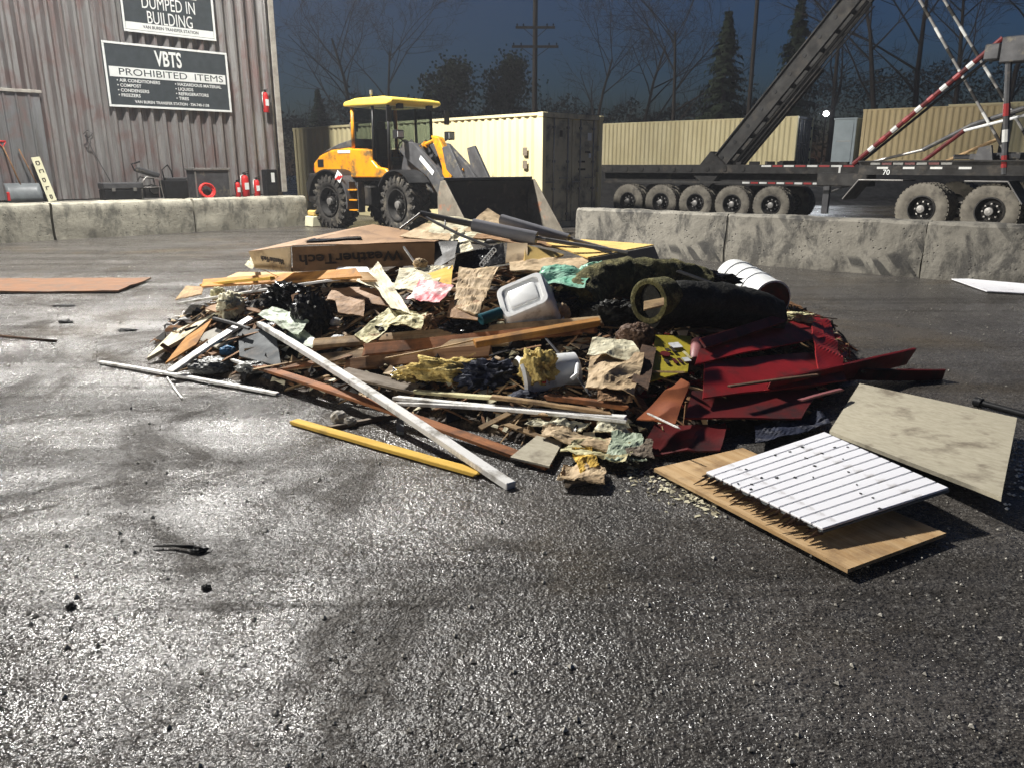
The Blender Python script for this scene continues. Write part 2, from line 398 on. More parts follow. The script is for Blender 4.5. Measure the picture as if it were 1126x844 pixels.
M['lumber'] = wood('lumber', (0.50, 0.37, 0.21), (0.33, 0.205, 0.10), dirt=(0.1, 0.065, 0.04), damt=0.6)
M['lumber_br'] = wood('brown_lumber', (0.30, 0.17, 0.085), (0.17, 0.085, 0.04), dirt=DIRT, damt=0.3)
M['lumber_or'] = wood('orange_lumber', (0.42, 0.175, 0.07), (0.26, 0.10, 0.04), (0.5, 0.7), dirt=(0.09, 0.05, 0.03), damt=0.6)
M['lumber_ye'] = wood('yellow_lumber', (0.80, 0.54, 0.12), (0.65, 0.40, 0.07), dirt=(0.3, 0.2, 0.06), damt=0.15)
M['greyboard'] = wood('grey_board', (0.26, 0.215, 0.165), (0.16, 0.125, 0.09), dirt=(0.07, 0.055, 0.04), damt=0.35)
M['particle'] = pm('particle_board', (0.45, 0.41, 0.31), (0.36, 0.325, 0.24), (0.6, 0.8), 14, (1, 3, 1), 0.2, 60, dirt=(0.20, 0.17, 0.125), damt=0.32, dscale=4)
M['whitep'] = pm('white_panel', (0.80, 0.80, 0.82), (0.74, 0.74, 0.77), (0.3, 0.5), 3, bump=0.03, dirt=(0.45, 0.43, 0.42), damt=0.12, dscale=8)
M['charred'] = pm('dark_edge_wood', (0.13, 0.075, 0.045), (0.05, 0.03, 0.02), (0.6, 0.8), 12, bump=0.5)
M['paper'] = pm('cream_paper', (0.66, 0.62, 0.45), (0.54, 0.49, 0.33), (0.5, 0.75), 5, bump=0.15, bscale=25, dirt=(0.32, 0.26, 0.16), damt=0.28, dscale=6)
M['paper_y'] = pm('yellowed_paper', (0.64, 0.60, 0.36), (0.52, 0.47, 0.25), (0.5, 0.75), 5, bump=0.15, bscale=25, dirt=(0.30, 0.24, 0.12), damt=0.3, dscale=6)
M['pink'] = pm('pink_sheet', (0.75, 0.60, 0.57), (0.68, 0.16, 0.18), (0.4, 0.6), 5, bump=0.1, lo=0.42, hi=0.6)
M['insul'] = pm('insulation', (0.66, 0.52, 0.20), (0.46, 0.33, 0.10), (0.85, 1.0), 9, bump=0.9, bscale=28, bdist=0.03, dirt=(0.2, 0.13, 0.06), damt=0.3, dscale=7)
M['bag'] = pm('black_bag', (0.012, 0.012, 0.014), (0.008, 0.008, 0.009), (0.15, 0.35), 5, bump=0.4, bscale=14, bdist=0.03)
M['navy'] = pm('navy_cloth', (0.022, 0.027, 0.05), (0.012, 0.014, 0.025), (0.6, 0.85), 10, bump=0.5, bscale=22, dirt=(0.10, 0.10, 0.11), damt=0.2, dscale=12)
M['moss'] = pm('mossy_carpet', (0.13, 0.12, 0.048), (0.045, 0.042, 0.02), (0.8, 1.0), 7, bump=1.0, bscale=45, bdist=0.03, dirt=(0.26, 0.23, 0.10), damt=0.32, dscale=11)
M['rollblack'] = pm('black_carpet', (0.022, 0.021, 0.016), (0.010, 0.010, 0.009), (0.4, 0.8), 8, bump=0.8, bscale=25, bdist=0.03)
M['plast_w'] = pm('white_plastic', (0.72, 0.73, 0.72), (0.62, 0.63, 0.62), (0.3, 0.45), 4, bump=0.03, dirt=(0.38, 0.37, 0.34), damt=0.25, dscale=7)
M['plast_g'] = pm('grey_plastic', (0.15, 0.165, 0.17), (0.10, 0.11, 0.115), (0.35, 0.5), 4, bump=0.03)
M['green'] = pm('green_film', (0.40, 0.62, 0.48), (0.14, 0.38, 0.26), (0.15, 0.35), 6, bump=0.3, bscale=18, bdist=0.02)
M['palegreen'] = pm('pale_green_sheet', (0.36, 0.42, 0.31), (0.26, 0.31, 0.22), (0.4, 0.65), 4, bump=0.1, dirt=(0.2, 0.19, 0.14), damt=0.25)
M['teal'] = pm('teal_plastic', (0.012, 0.075, 0.10), (0.01, 0.055, 0.075), (0.3, 0.45), 4, bump=0.05)
M['bluep'] = pm('blue_plastic', (0.04, 0.16, 0.30), (0.03, 0.11, 0.22), (0.35, 0.5), 4, bump=0.05)
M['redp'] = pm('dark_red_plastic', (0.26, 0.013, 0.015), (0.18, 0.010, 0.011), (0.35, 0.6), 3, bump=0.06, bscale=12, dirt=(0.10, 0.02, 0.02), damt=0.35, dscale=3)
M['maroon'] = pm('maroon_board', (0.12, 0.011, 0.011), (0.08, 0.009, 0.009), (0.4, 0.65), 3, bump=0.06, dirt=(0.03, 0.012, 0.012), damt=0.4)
M['rust'] = pm('brown_red_sheet', (0.30, 0.10, 0.04), (0.19, 0.055, 0.025), (0.35, 0.55), 4, bump=0.1)
M['tube'] = pm('grey_tube', (0.20, 0.20, 0.215), (0.15, 0.15, 0.16), (0.3, 0.5), 4, bump=0.03)
M['tube_d'] = pm('dark_tube', (0.06, 0.06, 0.065), (0.04, 0.04, 0.042), (0.3, 0.5), 4, bump=0.03)
M['foam'] = pm('yellow_foam', (0.72, 0.50, 0.17), (0.62, 0.42, 0.13), (0.6, 0.8), 3, bump=0.1, dirt=(0.4, 0.28, 0.12), damt=0.2)
M['greyface'] = pm('grey_face', (0.20, 0.19, 0.19), (0.15, 0.14, 0.14), (0.5, 0.7), 3, bump=0.05)
M['yellowbag'] = pm('yellow_print', (0.40, 0.32, 0.035), (0.30, 0.25, 0.025), (0.3, 0.5), 4, bump=0.1)
M['pinkp'] = pm('pink_plastic', (0.28, 0.11, 0.11), (0.22, 0.08, 0.08), (0.4, 0.6), 4, bump=0.1)
M['greybag'] = pm('grey_bag', (0.22, 0.22, 0.205), (0.13, 0.13, 0.12), (0.3, 0.5), 5, bump=0.3, bscale=16, bdist=0.02)
M['stone'] = pm('stone', (0.42, 0.40, 0.35), (0.3, 0.28, 0.24), (0.7, 0.9), 8, bump=0.3)
M['core'] = pm('rubbish_core', (0.06, 0.042, 0.028), (0.016, 0.012, 0.009), (0.6, 0.9), 6, bump=1.0, bscale=12, bdist=0.06, dirt=(0.12, 0.085, 0.05), damt=0.3, dscale=7)
M['boomgrey'] = pm('boom_grey', (0.036, 0.035, 0.033), (0.022, 0.021, 0.020), (0.5, 0.75), 4, dirt=(0.055, 0.048, 0.04), damt=0.3)
M['slate'] = pm('slate_board', (0.075, 0.085, 0.09), (0.05, 0.055, 0.06), (0.6, 0.8), 5, dirt=(0.12, 0.11, 0.1), damt=0.3)
M['rubber'] = pm('rubber', (0.02, 0.019, 0.018), (0.012, 0.012, 0.012), (0.45, 0.7), 8, bump=0.3)
M['ink'] = pm('print_ink', (0.035, 0.025, 0.018), (0.03, 0.02, 0.015), (0.6, 0.7), bump=0)
M['orange'] = pm('orange_tone', (0.80, 0.30, 0.03), (0.75, 0.42, 0.05), (0.4, 0.6), 4, bump=0.02)
M['hose'] = pm('red_hose', (0.62, 0.05, 0.04), (0.5, 0.03, 0.03), (0.35, 0.5), 4, bump=0.05)
M['plate'] = pm('ivory_plate', (0.66, 0.64, 0.46), (0.58, 0.56, 0.38), (0.4, 0.6), 4, bump=0)
M['lens'] = emis('lamp_lens', (0.92, 0.96, 1.0), 60)

def text(body, size, mat, Mx, parent, name='lettering', sx=1.0, align='CENTER', fat=0.0, ext=0.001):
    cu = bpy.data.curves.new('t', 'FONT'); cu.body = body; cu.size = size; cu.align_x = align; cu.align_y = 'CENTER'
    cu.offset = fat; cu.extrude = ext; cu.resolution_u = 3
    tmp = bpy.data.objects.new('t', cu); COL.objects.link(tmp)
    dg = bpy.context.evaluated_depsgraph_get()
    me = bpy.data.meshes.new_from_object(tmp.evaluated_get(dg)); me.name = name
    bpy.data.objects.remove(tmp); bpy.data.curves.remove(cu)
    me.transform(Mx @ Matrix.Diagonal((sx, 1, 1, 1))); me.materials.clear(); me.materials.append(mat)
    o = bpy.data.objects.new(name, me); COL.objects.link(o)
    if parent is not None: o.parent = parent
    return o
def basis(x, y, z, o):
    return Matrix(((x[0], y[0], z[0], o[0]), (x[1], y[1], z[1], o[1]), (x[2], y[2], z[2], o[2]), (0, 0, 0, 1)))

# ================================================================== THE SETTING
def grid_sheet(name, x0, x1, y0, y1, nx, ny, zf, mat):
    b = MB(); vs = []; fs = []
    for j in range(ny + 1):
        for i in range(nx + 1):
            x = x0 + (x1 - x0) * i / nx; y = y0 + (y1 - y0) * j / ny
            vs.append((x, y, zf(x, y)))
    for j in range(ny):
        for i in range(nx):
            a = j * (nx + 1) + i; fs.append((a, a + 1, a + nx + 2, a + nx + 1))
    b.add(vs, fs)
    o = b.build(name, mat, recentre=False, smooth=True); return o
tag(grid_sheet('ground', -120, 130, -40, 140, 8, 8, lambda x, y: 0.0, M['ground']), None, None, kind='structure')
def terr(x, y):
    f = min(1, max(0, (y - 33.5) / 4.0)); f = f * f * (3 - 2 * f)
    return -0.05 + 1.62 * f
o = grid_sheet('embankment', 1.5, 110, 33.0, 135, 40, 60, terr, M['gravelpad']); tag(o, None, None, kind='structure')

# ---- corrugated metal building along the left
BX = Vector((-6.8, 23.7, 0)); BRZ = R(225)
BM = Matrix.Translation(BX) @ Matrix.Rotation(BRZ, 4, 'Z'); BMI = BM.inverted()
bn = (BM.to_3x3() @ Vector((0, 1, 0)))
BLEN = 16.0
bld = empty('metal_building', BX, BRZ, 'tall corrugated metal building with rust streaks behind the row of concrete blocks', 'building')
MB().box((BLEN / 2, -3.06, 6.3), (BLEN, 6.0, 12.6)).build('wall', M['clad2'], bld)
MB().box((BLEN / 2, -3.0, 12.72), (BLEN + .8, 7.0, 0.2)).build('roof', M['steel'], bld)
def corr(width, pitch, z0, z1, h, flat, top):
    pts = []
    n = round(width / pitch); sl = (pitch - flat - top) / 2
    for i in range(n):
        x = i * pitch
        pts += [(x, 0), (x + flat, 0), (x + flat + sl, h), (x + flat + sl + top, h)]
    pts.append((n * pitch, 0))
    vs = [(x, y, z0) for x, y in pts] + [(x, y, z1) for x, y in pts]; m = len(pts)
    return vs, [(i, i + 1, i + 1 + m, i + m) for i in range(m - 1)]
cl = MB(); cl.add(*corr(0.915, 0.305, 0.80, 12.58, 0.105, 0.10, 0.06))
first = cl.build('cladding_sheet', M['clad'], bld)
for i in range(17):
    o = first if i == 0 else clone(first, bld)
    o.location = (0.06 + i * 0.915, 0.008 + (i % 2) * 0.004, 0); o.rotation_euler = (R(random.uniform(-.1, .1)), 0, 0)
# flatter grey patch sheets at the far left, lower storey
pw0 = BMI @ PL(50, 160, BX, bn); pw1 = BMI @ PL(25, 102, BX, bn)
cp = MB(); cp.add(*corr(0.78, 0.26, 0.82, pw1.z, 0.022, 0.19, 0.02))
f2 = cp.build('patch_sheet', M['clad2'], bld)
for i in range(4):
    o = f2 if i == 0 else clone(f2, bld)
    o.location = (pw0.x + i * 0.79, 0.118 + (i % 2) * 0.004, 0)
MB().box((pw0.x + 1.6, 0.15, pw1.z + 0.03), (3.3, 0.03, 0.07)).build('flashing', M['trim'], bld, bevel=0.005)
ct = MB(); ct.box((0.0, 0.02, 6.7), (0.16, 0.13, 11.7)); ct.build('corner_trim', M['trim'], bld, bevel=0.008)
ct = MB(); ct.tube([(0.22, 0.13, 0.85), (0.22, 0.13, 5.2), (0.22, 0.13, 8.5)], 0.022, 8); ct.build('conduit', M['steel'], bld, smooth=True)
for z in (1.6, 3.3, 5.0):
    MB().box((0.22, 0.115, z), (0.09, 0.05, 0.035)).build('conduit_clip', M['steel'], bld)
# signs, lettered
def wl(u, v): return BMI @ PL(u, v, BX + bn * 0.14, bn)
def sign(name, label, u0, v0, u1, v1, top_z=None):
    a, b = wl(u0, v0), wl(u1, v1)
    x0, x1 = a.x, b.x; z1, z0 = (top_z or a.z), b.z
    w = x0 - x1; h = z1 - z0; cx = (x0 + x1) / 2; cz = (z0 + z1) / 2
    org = BM @ Vector((cx, 0.14, z0))
    r = empty(name, org, BRZ + math.pi, label, 'sign')     # local +x now runs right, -y faces the yard
    MB().box((0, 0, h / 2), (w, 0.03, h)).build('board', M['sign_dark'], r, bevel=0.004)
    for k in (0, 1):
        MB().box((0, -0.022, k * h + (0.03 if k == 0 else -0.03)), (w - 0.02, 0.012, 0.05)).build('border', M['sign_white'], r)
        MB().box(((w / 2 - 0.035) * (1 if k else -1), -0.022, h / 2), (0.05, 0.011, h - 0.12)).build('border', M['sign_white'], r)
    return r, w, h
TF = lambda x, z, y=-0.020: Matrix.Translation((x, y, z)) @ Matrix.Rotation(R(90), 4, 'X')
s1, w, h = sign('wall_sign', 'dark lettered sign listing prohibited items, mounted low on the corrugated wall', 110, 44, 255, 124)
text('VBTS', h * 0.33, M['sign_white'], TF(0, h * 0.785), s1, sx=0.6, fat=h * 0.008)
MB().box((0, -0.020, h * 0.545), (w * 0.93, 0.010, h * 0.155)).build('title_band', M['sign_white'], s1)
text('PROHIBITED', h * 0.15, M['sign_dark'], TF(-w * 0.13, h * 0.545, -0.0275), s1, sx=1.36)
text('ITEMS', h * 0.15, M['sign_dark'], TF(w * 0.32, h * 0.545, -0.0275), s1, sx=1.36)
for k, (a, b_) in enumerate((('• AIR CONDITIONERS', '• HAZARDOUS MATERIAL'), ('• COMPOST', '• LIQUIDS'), ('• CONDENSERS', '• REFRIGERATORS'), ('• FREEZERS', '• TIRES'))):
    z = h * (0.415 - k * 0.076)
    text(a, h * 0.068, M['sign_white'], TF(-w * 0.42, z), s1, sx=1.05, align='LEFT', fat=h * 0.0012)
    text(b_, h * 0.068, M['sign_white'], TF(0.03 * w, z), s1, sx=1.05, align='LEFT', fat=h * 0.0012)
text('VAN BUREN TRANSFER STATION · 734-740-1138', h * 0.062, M['sign_white'], TF(0, h * 0.095), s1, sx=0.95, fat=h * 0.001)
tp = wl(180, -50).z
s2, w, h = sign('wall_sign', 'dark sign with big condensed white capitals and pale foot band, above the other sign', 125, -50, 238, 46, tp)
MB().box((0, -0.019, 0.15), (w * 0.94, 0.010, 0.17)).build('foot_band', M['sign_white'], s2)
text('VAN BUREN TRANSFER STATION', 0.10, M['sign_dark'], TF(0, 0.15, -0.0265), s2, sx=0.95, fat=0.002)
zb = wl(183, 22.6).z - (s2.location.z); zd = wl(180, 6.2).z - s2.location.z; zt = wl(185, -3).z - s2.location.z
text('BUILDING', 0.42, M['sign_white'], TF(0, zb), s2, sx=0.62, fat=0.0)
text('DUMPED IN', 0.42, M['sign_white'], TF(0, zd), s2, sx=0.62, fat=0.0)
MB().box((0, -0.02, zt + 0.09), (w * 0.62, 0.010, 0.16)).build('rule_band', M['sign_white'], s2)
# floodlight on the wall just above the picture: the one that rakes the yard
ARM = 4.0  # bracket stretched outward so the lamp reaches the block fronts
flx = (BMI @ PL(88, -60, BM @ Vector((0, ARM, 0)), bn)).x
fl = empty('wall_floodlight', BM @ Vector((flx, 0.08, 11.2)), BRZ + math.pi, 'lit floodlight on a long bracket high on the corrugated wall', 'floodlight')
b = MB(); b.box((0, 0, 0.2), (0.16, 0.03, 0.8)); b.tube([(0, 0, 0.5), (0, -ARM + 0.1, 0.72)], 0.03, 8); b.tube([(0, 0, -0.1), (0, -ARM * 0.6, 0.62)], 0.02, 8); b.build('bracket', M['blackmetal'], fl)
TL = Matrix.Translation((0, -ARM, 0.60)) @ Matrix.Rotation(R(-40), 4, 'X')
b = MB(); b.box((0, 0.03, 0), (1.0, 0.13, 0.7), TL)
for k in range(13): b.box((-0.42 + k * 0.07, 0.115, 0), (0.012, 0.05, 0.64), TL)
b.build('housing', M['blackmetal'], fl, bevel=0.006)
MB().box((0, -0.045, 0), (0.92, 0.012, 0.62), TL).build('lens', M['lens'], fl)
ld = bpy.data.lights.new('flood_lamp', 'SPOT'); ld.energy = FLOOD_W; ld.color = (1.0, 0.97, 0.92)
ld.spot_size = R(175); ld.spot_blend = 1.0; ld.shadow_soft_size = 0.42
lo = bpy.data.objects.new('flood_lamp', ld); COL.objects.link(lo); lo.parent = fl
lo.location = (TL @ Vector((0, -0.52, -0.05)))
tgt = (fl.matrix_basis.inverted() @ Vector((-4.0, 14.5, 0))) - lo.location
lo.rotation_euler = tgt.to_track_quat('-Z', 'Y').to_euler()

# ---- concrete ledge and blocks
b = MB(); b.box((12, 0.70, 0.385), (23.7, 1.36, 0.77))
o = b.build('ledge', M['ledge'], recentre=False); o.matrix_world = BM; tag(o, None, None, kind='structure')
def lumpy_block(name, mat, prof, L, nl, amp, seed):
    """prof: closed YZ loop (dense), extruded along X with noise"""
    b = MB(); vs = []; fs = []; n = len(prof)
    for i in range(nl + 1):
        x = L * i / nl
        e = min(1.0, min(i, nl - i) / 1.5)
        for (y, z) in prof:
            cy = sum(p[0] for p in prof) / n; cz = sum(p[1] for p in prof) / n
            k = 1 - 0.016 * (1 - e)
            p = Vector((x, cy + (y - cy) * k, cz + (z - cz) * k if z > 0.02 else z))
            nz = noise.noise_vector(p * 2.3 + Vector((seed, 0, 0))) * amp + noise.noise_vector(p * 9 + Vector((0, seed, 0))) * amp * 0.45
            if z <= 0.02: nz.z = 0
            vs.append(p + nz)
    for i in range(nl):
        for k in range(n): fs.append((i*n+k, (i+1)*n+k, (i+1)*n+(k+1) % n, i*n+(k+1) % n))
    fs.append(tuple(range(n))); fs.append(tuple(nl*n+k for k in range(n-1, -1, -1)))
    b.add(vs, fs)
    return b.build(name, mat, recentre=False, smooth='auto')
def dense(poly, d=0.07):
    out = []
    for i in range(len(poly)):
        a, c = Vector(poly[i]), Vector(poly[(i+1) % len(poly)]); k = max(1, int((c - a).length / d))
        out += [tuple(a.lerp(c, j / k)) for j in range(k)]
    return out
pf = dense([(1.42, 0), (2.10, 0), (2.10, 0.70), (2.07, 0.77), (2.0, 0.80), (1.5, 0.80), (1.43, 0.77), (1.42, 0.7)], 0.09)
lab = ['concrete block with dark damp patches at the corner of the metal building', 'middle concrete block below the dark sign, pale and stained',
       'concrete block at the left edge below the shovel and broom', 'concrete block past the left edge']
for i in range(4):
    x0 = 0.52 + i * 3.16
    o = lumpy_block('concrete_block', M['conc_l'], pf, 3.11, 34, 0.022, i * 7.3)
    o.matrix_world = BM @ Matrix.Translation((x0, random.uniform(-.03, .03), 0))
    tag(o, lab[i], 'concrete block', 'concrete blocks along the metal building')
# right-hand barrier: sloping profile
r0 = G(1126, 315); r1 = G(723, 283); rd = (r1 - r0).normalized()
rend = r1 + rd * ((PL(632, 270, r1, Vector((rd.y, -rd.x, 0))) - r1).dot(rd))
rang = math.atan2(-rd.y, -rd.x)
rn = Vector((rd.y, -rd.x, 0)); rn = rn if rn.y < 0 else -rn
pf = dense([(0, 0), (0.60, 0), (0.60, 0.1), (0.44, 0.42), (0.44, 0.76), (0.40, 0.81), (0.10, 0.81), (0.05, 0.77), (0.03, 0.40), (0.0, 0.12)], 0.09)
lab = ['left end segment of the long concrete barrier, beside the loader bucket', 'middle concrete barrier segment, behind the white drum and under the bright lamp',
       'concrete barrier segment below the right trailer wheels', 'barrier segment running on past the right edge']
BRM = Matrix.Translation(rend) @ Matrix.Rotation(rang, 4, 'Z')
for i in range(4):
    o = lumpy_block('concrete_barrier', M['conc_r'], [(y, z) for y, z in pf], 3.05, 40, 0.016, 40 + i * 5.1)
    o.matrix_world = BRM @ Matrix.Translation((i * 3.06, random.uniform(-.02, .02), 0))
    tag(o, lab[i], 'barrier', 'concrete barrier segments along the right')

# ---- shipping containers
def container(name, label, loc, rz, L, H, mside, mdoor, group='shipping containers in the yard', Wd=2.44, front='door'):
    r = empty(name, loc, rz, label, 'container', group)
    def sidew(y, sgn, nm_):
        b = MB(); vs = []; p = 0.278; x = 0.16; pts = [(x, 0)]
        while x + p < L - 0.16:
            pts += [(x + 0.06, 0), (x + 0.13, -0.04), (x + 0.20, -0.04), (x + 0.268, 0)]; x += p
        pts.append((L - 0.16, 0)); m = len(pts)
        vs = [(a, y + q * sgn, 0.16) for a, q in pts] + [(a, y + q * sgn, H - 0.07) for a, q in pts]
        b.add(vs, [(i, i+1, i+1+m, i+m) for i in range(m - 1)]); return b.build(nm_, mside, r)
    sidew(-0.03, 1, 'side_wall'); sidew(-Wd + 0.03, -1, 'side_wall')
    for x in (0.08, L - 0.08):
        for y in (-0.07, -Wd + 0.07):
            MB().box((x, y, H / 2), (0.16, 0.14, H - 0.24)).build('corner_post', mside, r, bevel=0.01)
            for z in (0.06, H - 0.06): MB().box((x, y, z), (0.19, 0.17, 0.12)).build('corner_casting', mside, r, bevel=0.01)
    for y in (-0.045, -Wd + 0.045):
        MB().box((L / 2, y, 0.085), (L - 0.34, 0.08, 0.15)).build('bottom_rail', mside, r)
        MB().box((L / 2, y, H - 0.04), (L - 0.34, 0.08, 0.07)).build('top_rail', mside, r)
    MB().box((L / 2, -Wd / 2, H - 0.05), (L - 0.2, Wd - 0.2, 0.03)).build('roof', mside, r)
    MB().box((L / 2, -Wd / 2, 0.14), (L - 0.2, Wd - 0.2, 0.05)).build('floor', M['blackmetal'], r)
    MB().box((L - 0.05, -Wd / 2, H / 2), (0.04, Wd - 0.3, H - 0.2)).build('end_wall', mside, r)
    MB().box((0.05, -Wd / 2, H - 0.06), (0.1, Wd - 0.34, 0.12)).build('door_header', mdoor, r)
    MB().box((0.05, -Wd / 2, 0.08), (0.1, Wd - 0.34, 0.14)).build('door_sill', mdoor, r)
    dw = (Wd - 0.32) / 2
    for k in (0, 1):
        y0 = -0.16 - k * dw
        b = MB(); zz = [0.16, 0.30]; hh = (H - 0.14 - 0.16)
        b.box((0.07, y0 - dw / 2, 0.16 + hh / 2), (0.03, dw - 0.03, hh))
        for q in range(3):
            zc = 0.16 + hh * (q + 0.5) / 3
            b.box((0.052, y0 - dw / 2, zc), (0.02, dw * 0.78, hh / 3 * 0.80))
        d = b.build('door', mdoor, r, bevel=0.006)
        for f in (0.28, 0.80):
            MB().tube([(0.02, y0 - dw * f, 0.12), (0.02, y0 - dw * f, H - 0.1)], 0.019, 8).build('lock_rod', M['steel'], d, smooth=True)
            b = MB(); 
            for z in (0.35, 1.0, 1.7, H - 0.35): b.box((0.025, y0 - dw * f, z), (0.05, 0.09, 0.06))
            b.build('rod_bracket', M['steel'], d)
            MB().box((0.0, y0 - dw * f + 0.16, 1.18 + 0.1 * (f > .5)), (0.022, 0.36, 0.03)).build('handle', M['steel'], d)
        for z in (0.4, 0.95, 1.5, 2.05): 
            MB().box((0.03, -0.17 - k * 2 * dw, z), (0.05, 0.05, 0.14)).build('hinge', mdoor, r)
    return r
c1p = PY(597, 124, 20.6); c1 = container('shipping_container', 'long cream shipping container with its grey door end, behind the loader', (c1p.x, c1p.y, 0), R(135.2), 12.19, c1p.z + 0.02, M['cream'], M['cream_door'])
# printed marks on it
MF = lambda x, z: Matrix.Translation((x, 0.006, z)) @ Matrix.Rotation(R(180), 4, 'Z') @ Matrix.Rotation(R(90), 4, 'X')
for z, s in ((1.95, 0.2), (1.62, 0.2)): MB().box((0.62, 0.004, z), (0.16, 0.006, s)).build('marking', M['greyboard'], c1)
MB().box((0.60, 0.004, 1.12), (0.42, 0.006, 0.2)).build('decal', M['yellowbag'], c1)
for y, z, a, c in ((-1.92, 2.35, 0.16, 0.2), (-1.95, 1.86, 0.1, 0.12)): MB().box((0.036, y, z), (0.008, a, c)).build('door_label', M['sign_white'], c1)
for y, z, a, c in ((-1.85, 1.95, 0.2, 0.05), (-1.62, 1.7, 0.25, 0.05), (-1.62, 1.5, 0.3, 0.05), (-0.75, 2.4, 0.1, 0.16)): MB().box((0.036, y, z), (0.008, a, c)).build('door_marking', M['ink'], c1)
# flat orange patch low on its far end, over three ribs
MB().box((11.2, 0.016, 0.62), (0.55, 0.012, 0.5)).build('orange_patch', M['orange'], c1)
q = PY(878, 127.5, 42.4); container('shipping_container', 'cream shipping container seen between loader container and raised dark boom', (q.x, q.y, q.z - 2.59), R(141), 12.19, 2.59, M['cream'], M['door_shade'])
q = PY(950, 120, 41) + Vector((0.804, -0.595, 0)) * 6.06; q.z = 4.33; container('shipping_container', 'short tan container behind the crossed striped poles', (q.x, q.y, q.z - 2.59), R(143.5), 6.06, 2.59, M['cream2'], M['cream_door'])
q = PY(1215, 108, 36); container('shipping_container', 'cream container at the right edge behind the trailer post', (q.x, q.y, q.z - 2.59), R(143.5), 6.06, 2.59, M['cream'], M['cream_door'])
# pale cabin beside the lamp
q = PY(934, 130, 42); r = empty('portable_cabin', (q.x, q.y, q.z - 2.3), R(-38), 'pale blue-grey narrow cabin with a door, right of the bright lamp', 'cabin')
MB().box((0, 0, 1.1), (1.1, 1.1, 2.2)).build('cabin_body', M['paleblue'], r, bevel=0.02)
MB().box((0, -0.565, 1.08), (0.82, 0.03, 1.95)).build('door', M['paleblue'], r, bevel=0.01)
MB().box((0, -0.585, 1.15), (0.7, 0.012, 0.03)).build('door_rail', M['steel'], r)
MB().box((0, 0, 2.24), (1.18, 1.18, 0.1)).build('roof', M['paleblue'], r, bevel=0.03)
# lit lamp on a mast
q = PY(910, 125, 43); zb = 1.55
r = empty('lamp_mast', (q.x, q.y + 0.2, zb), math.atan2(q.y, q.x) - R(90), 'bright white work lamp on a dark mast above the trailers', 'lamp')
MB().tube([(0, 0.12, 0), (0, 0.12, q.z - zb + 0.25)], 0.045, 8).build('mast', M['blackmetal'], r, smooth=True)
MB().box((0, 0.02, q.z - zb), (0.42, 0.12, 0.32)).build('housing', M['blackmetal'], r, bevel=0.01)
MB().lathe([(-0.056, 0.13), (-0.044, 0.13)], 20, Matrix.Translation((0, 0, q.z - zb))).build('lens', M['lens'], r)
ld = bpy.data.lights.new('work_lamp', 'SPOT'); ld.energy = LAMP_W; ld.color = (0.9, 0.95, 1.0); ld.spot_size = R(95); ld.spot_blend = 0.8; ld.shadow_soft_size = 0.12
lo = bpy.data.objects.new('work_lamp', ld); COL.objects.link(lo); lo.parent = r; lo.location = (0, -0.2, q.z - zb); lo.rotation_euler = (R(80), 0, R(180))

# ---- utility poles
def upole(u, Y, ztop, arms, label, r0=0.16):
    p = PY(u, 100, Y); r = empty('utility_pole', (p.x, p.y, 0), 0, label, 'utility pole')
    MB().tube([(0, 0, 0), (0, 0, ztop)], [r0, r0 * 0.75], 10).build('pole', M['polewood'], r, smooth=True)
    for z, w_ in arms:
        MB().box((0, -0.14, z), (w_, 0.1, 0.12)).build('crossarm', M['polewood'], r)
        for x in (-0.46, -0.3, 0.3, 0.46):
            b = MB(); b.lathe([(0, 0.02), (0.02, 0.05), (0.07, 0.03), (0.1, 0.055), (0.15, 0.02)], 8, Matrix.Translation((x * w_, -0.14, z + 0.05)) @ Matrix.Rotation(R(90), 4, 'X')); b.build('insulator', M['black'], r)
        for s in (-1, 1): MB().tube([(s * 0.32 * w_, -0.13, z), (0, -0.12, z - 0.55)], 0.018, 5).build('brace', M['polewood'], r)
    return r
upole(588, 45, 13.5, ((PY(588, 31, 45).z, 2.1), (PY(588, 52, 45).z, 2.5)), 'dark utility pole with two crossarms behind the container')
upole(825, 50, 14.5, (), 'thin dark bare pole between conifer and raised boom', 0.14)

# ---- trees
def bare_tree(seed, H):
    rnd = random.Random(seed); t = MB(); c = MB()
    def branch(mb, p, d, L, r, lvl):
        pts = [p]; n = 4 if lvl < 2 else 3
        for i in range(n):
            d = (d + Vector((rnd.uniform(-1, 1), rnd.uniform(-1, 1), rnd.uniform(-.3, .7))) * (0.12 if lvl == 0 else 0.22)).normalized()
            pts.append(pts[-1] + d * (L / n))
        rs = [r * (1 - 0.62 * i / n) for i in range(n + 1)]
        mb.tube(pts, rs, 6 if lvl == 0 else (4 if lvl < 3 else 3), caps=False)
        if lvl >= 4: return
        k = (9, 6, 5, 4)[lvl]
        for i in range(k):
            f = rnd.uniform(0.3 if lvl else 0.35, 1.0); q = pts[0].lerp(pts[-1], f)
            j = min(n - 1, int(f * n)); q = pts[j].lerp(pts[j + 1], f * n - j)
            a = rnd.uniform(0, 6.28); tilt = rnd.uniform(0.5, 1.05)
            o_ = d.orthogonal().normalized(); o_.rotate(Matrix.Rotation(a, 3, d))
            nd = (d * math.cos(tilt) + o_ * math.sin(tilt)).normalized()
            branch(c, q, nd, L * rnd.uniform(0.36, 0.6), max(0.012, r * (1 - 0.6 * f) * 0.5), lvl + 1)
    branch(t, Vector((0, 0, 0)), Vector((0, 0, 1)), H * 0.86, H * 0.016, 0)
    return t, c
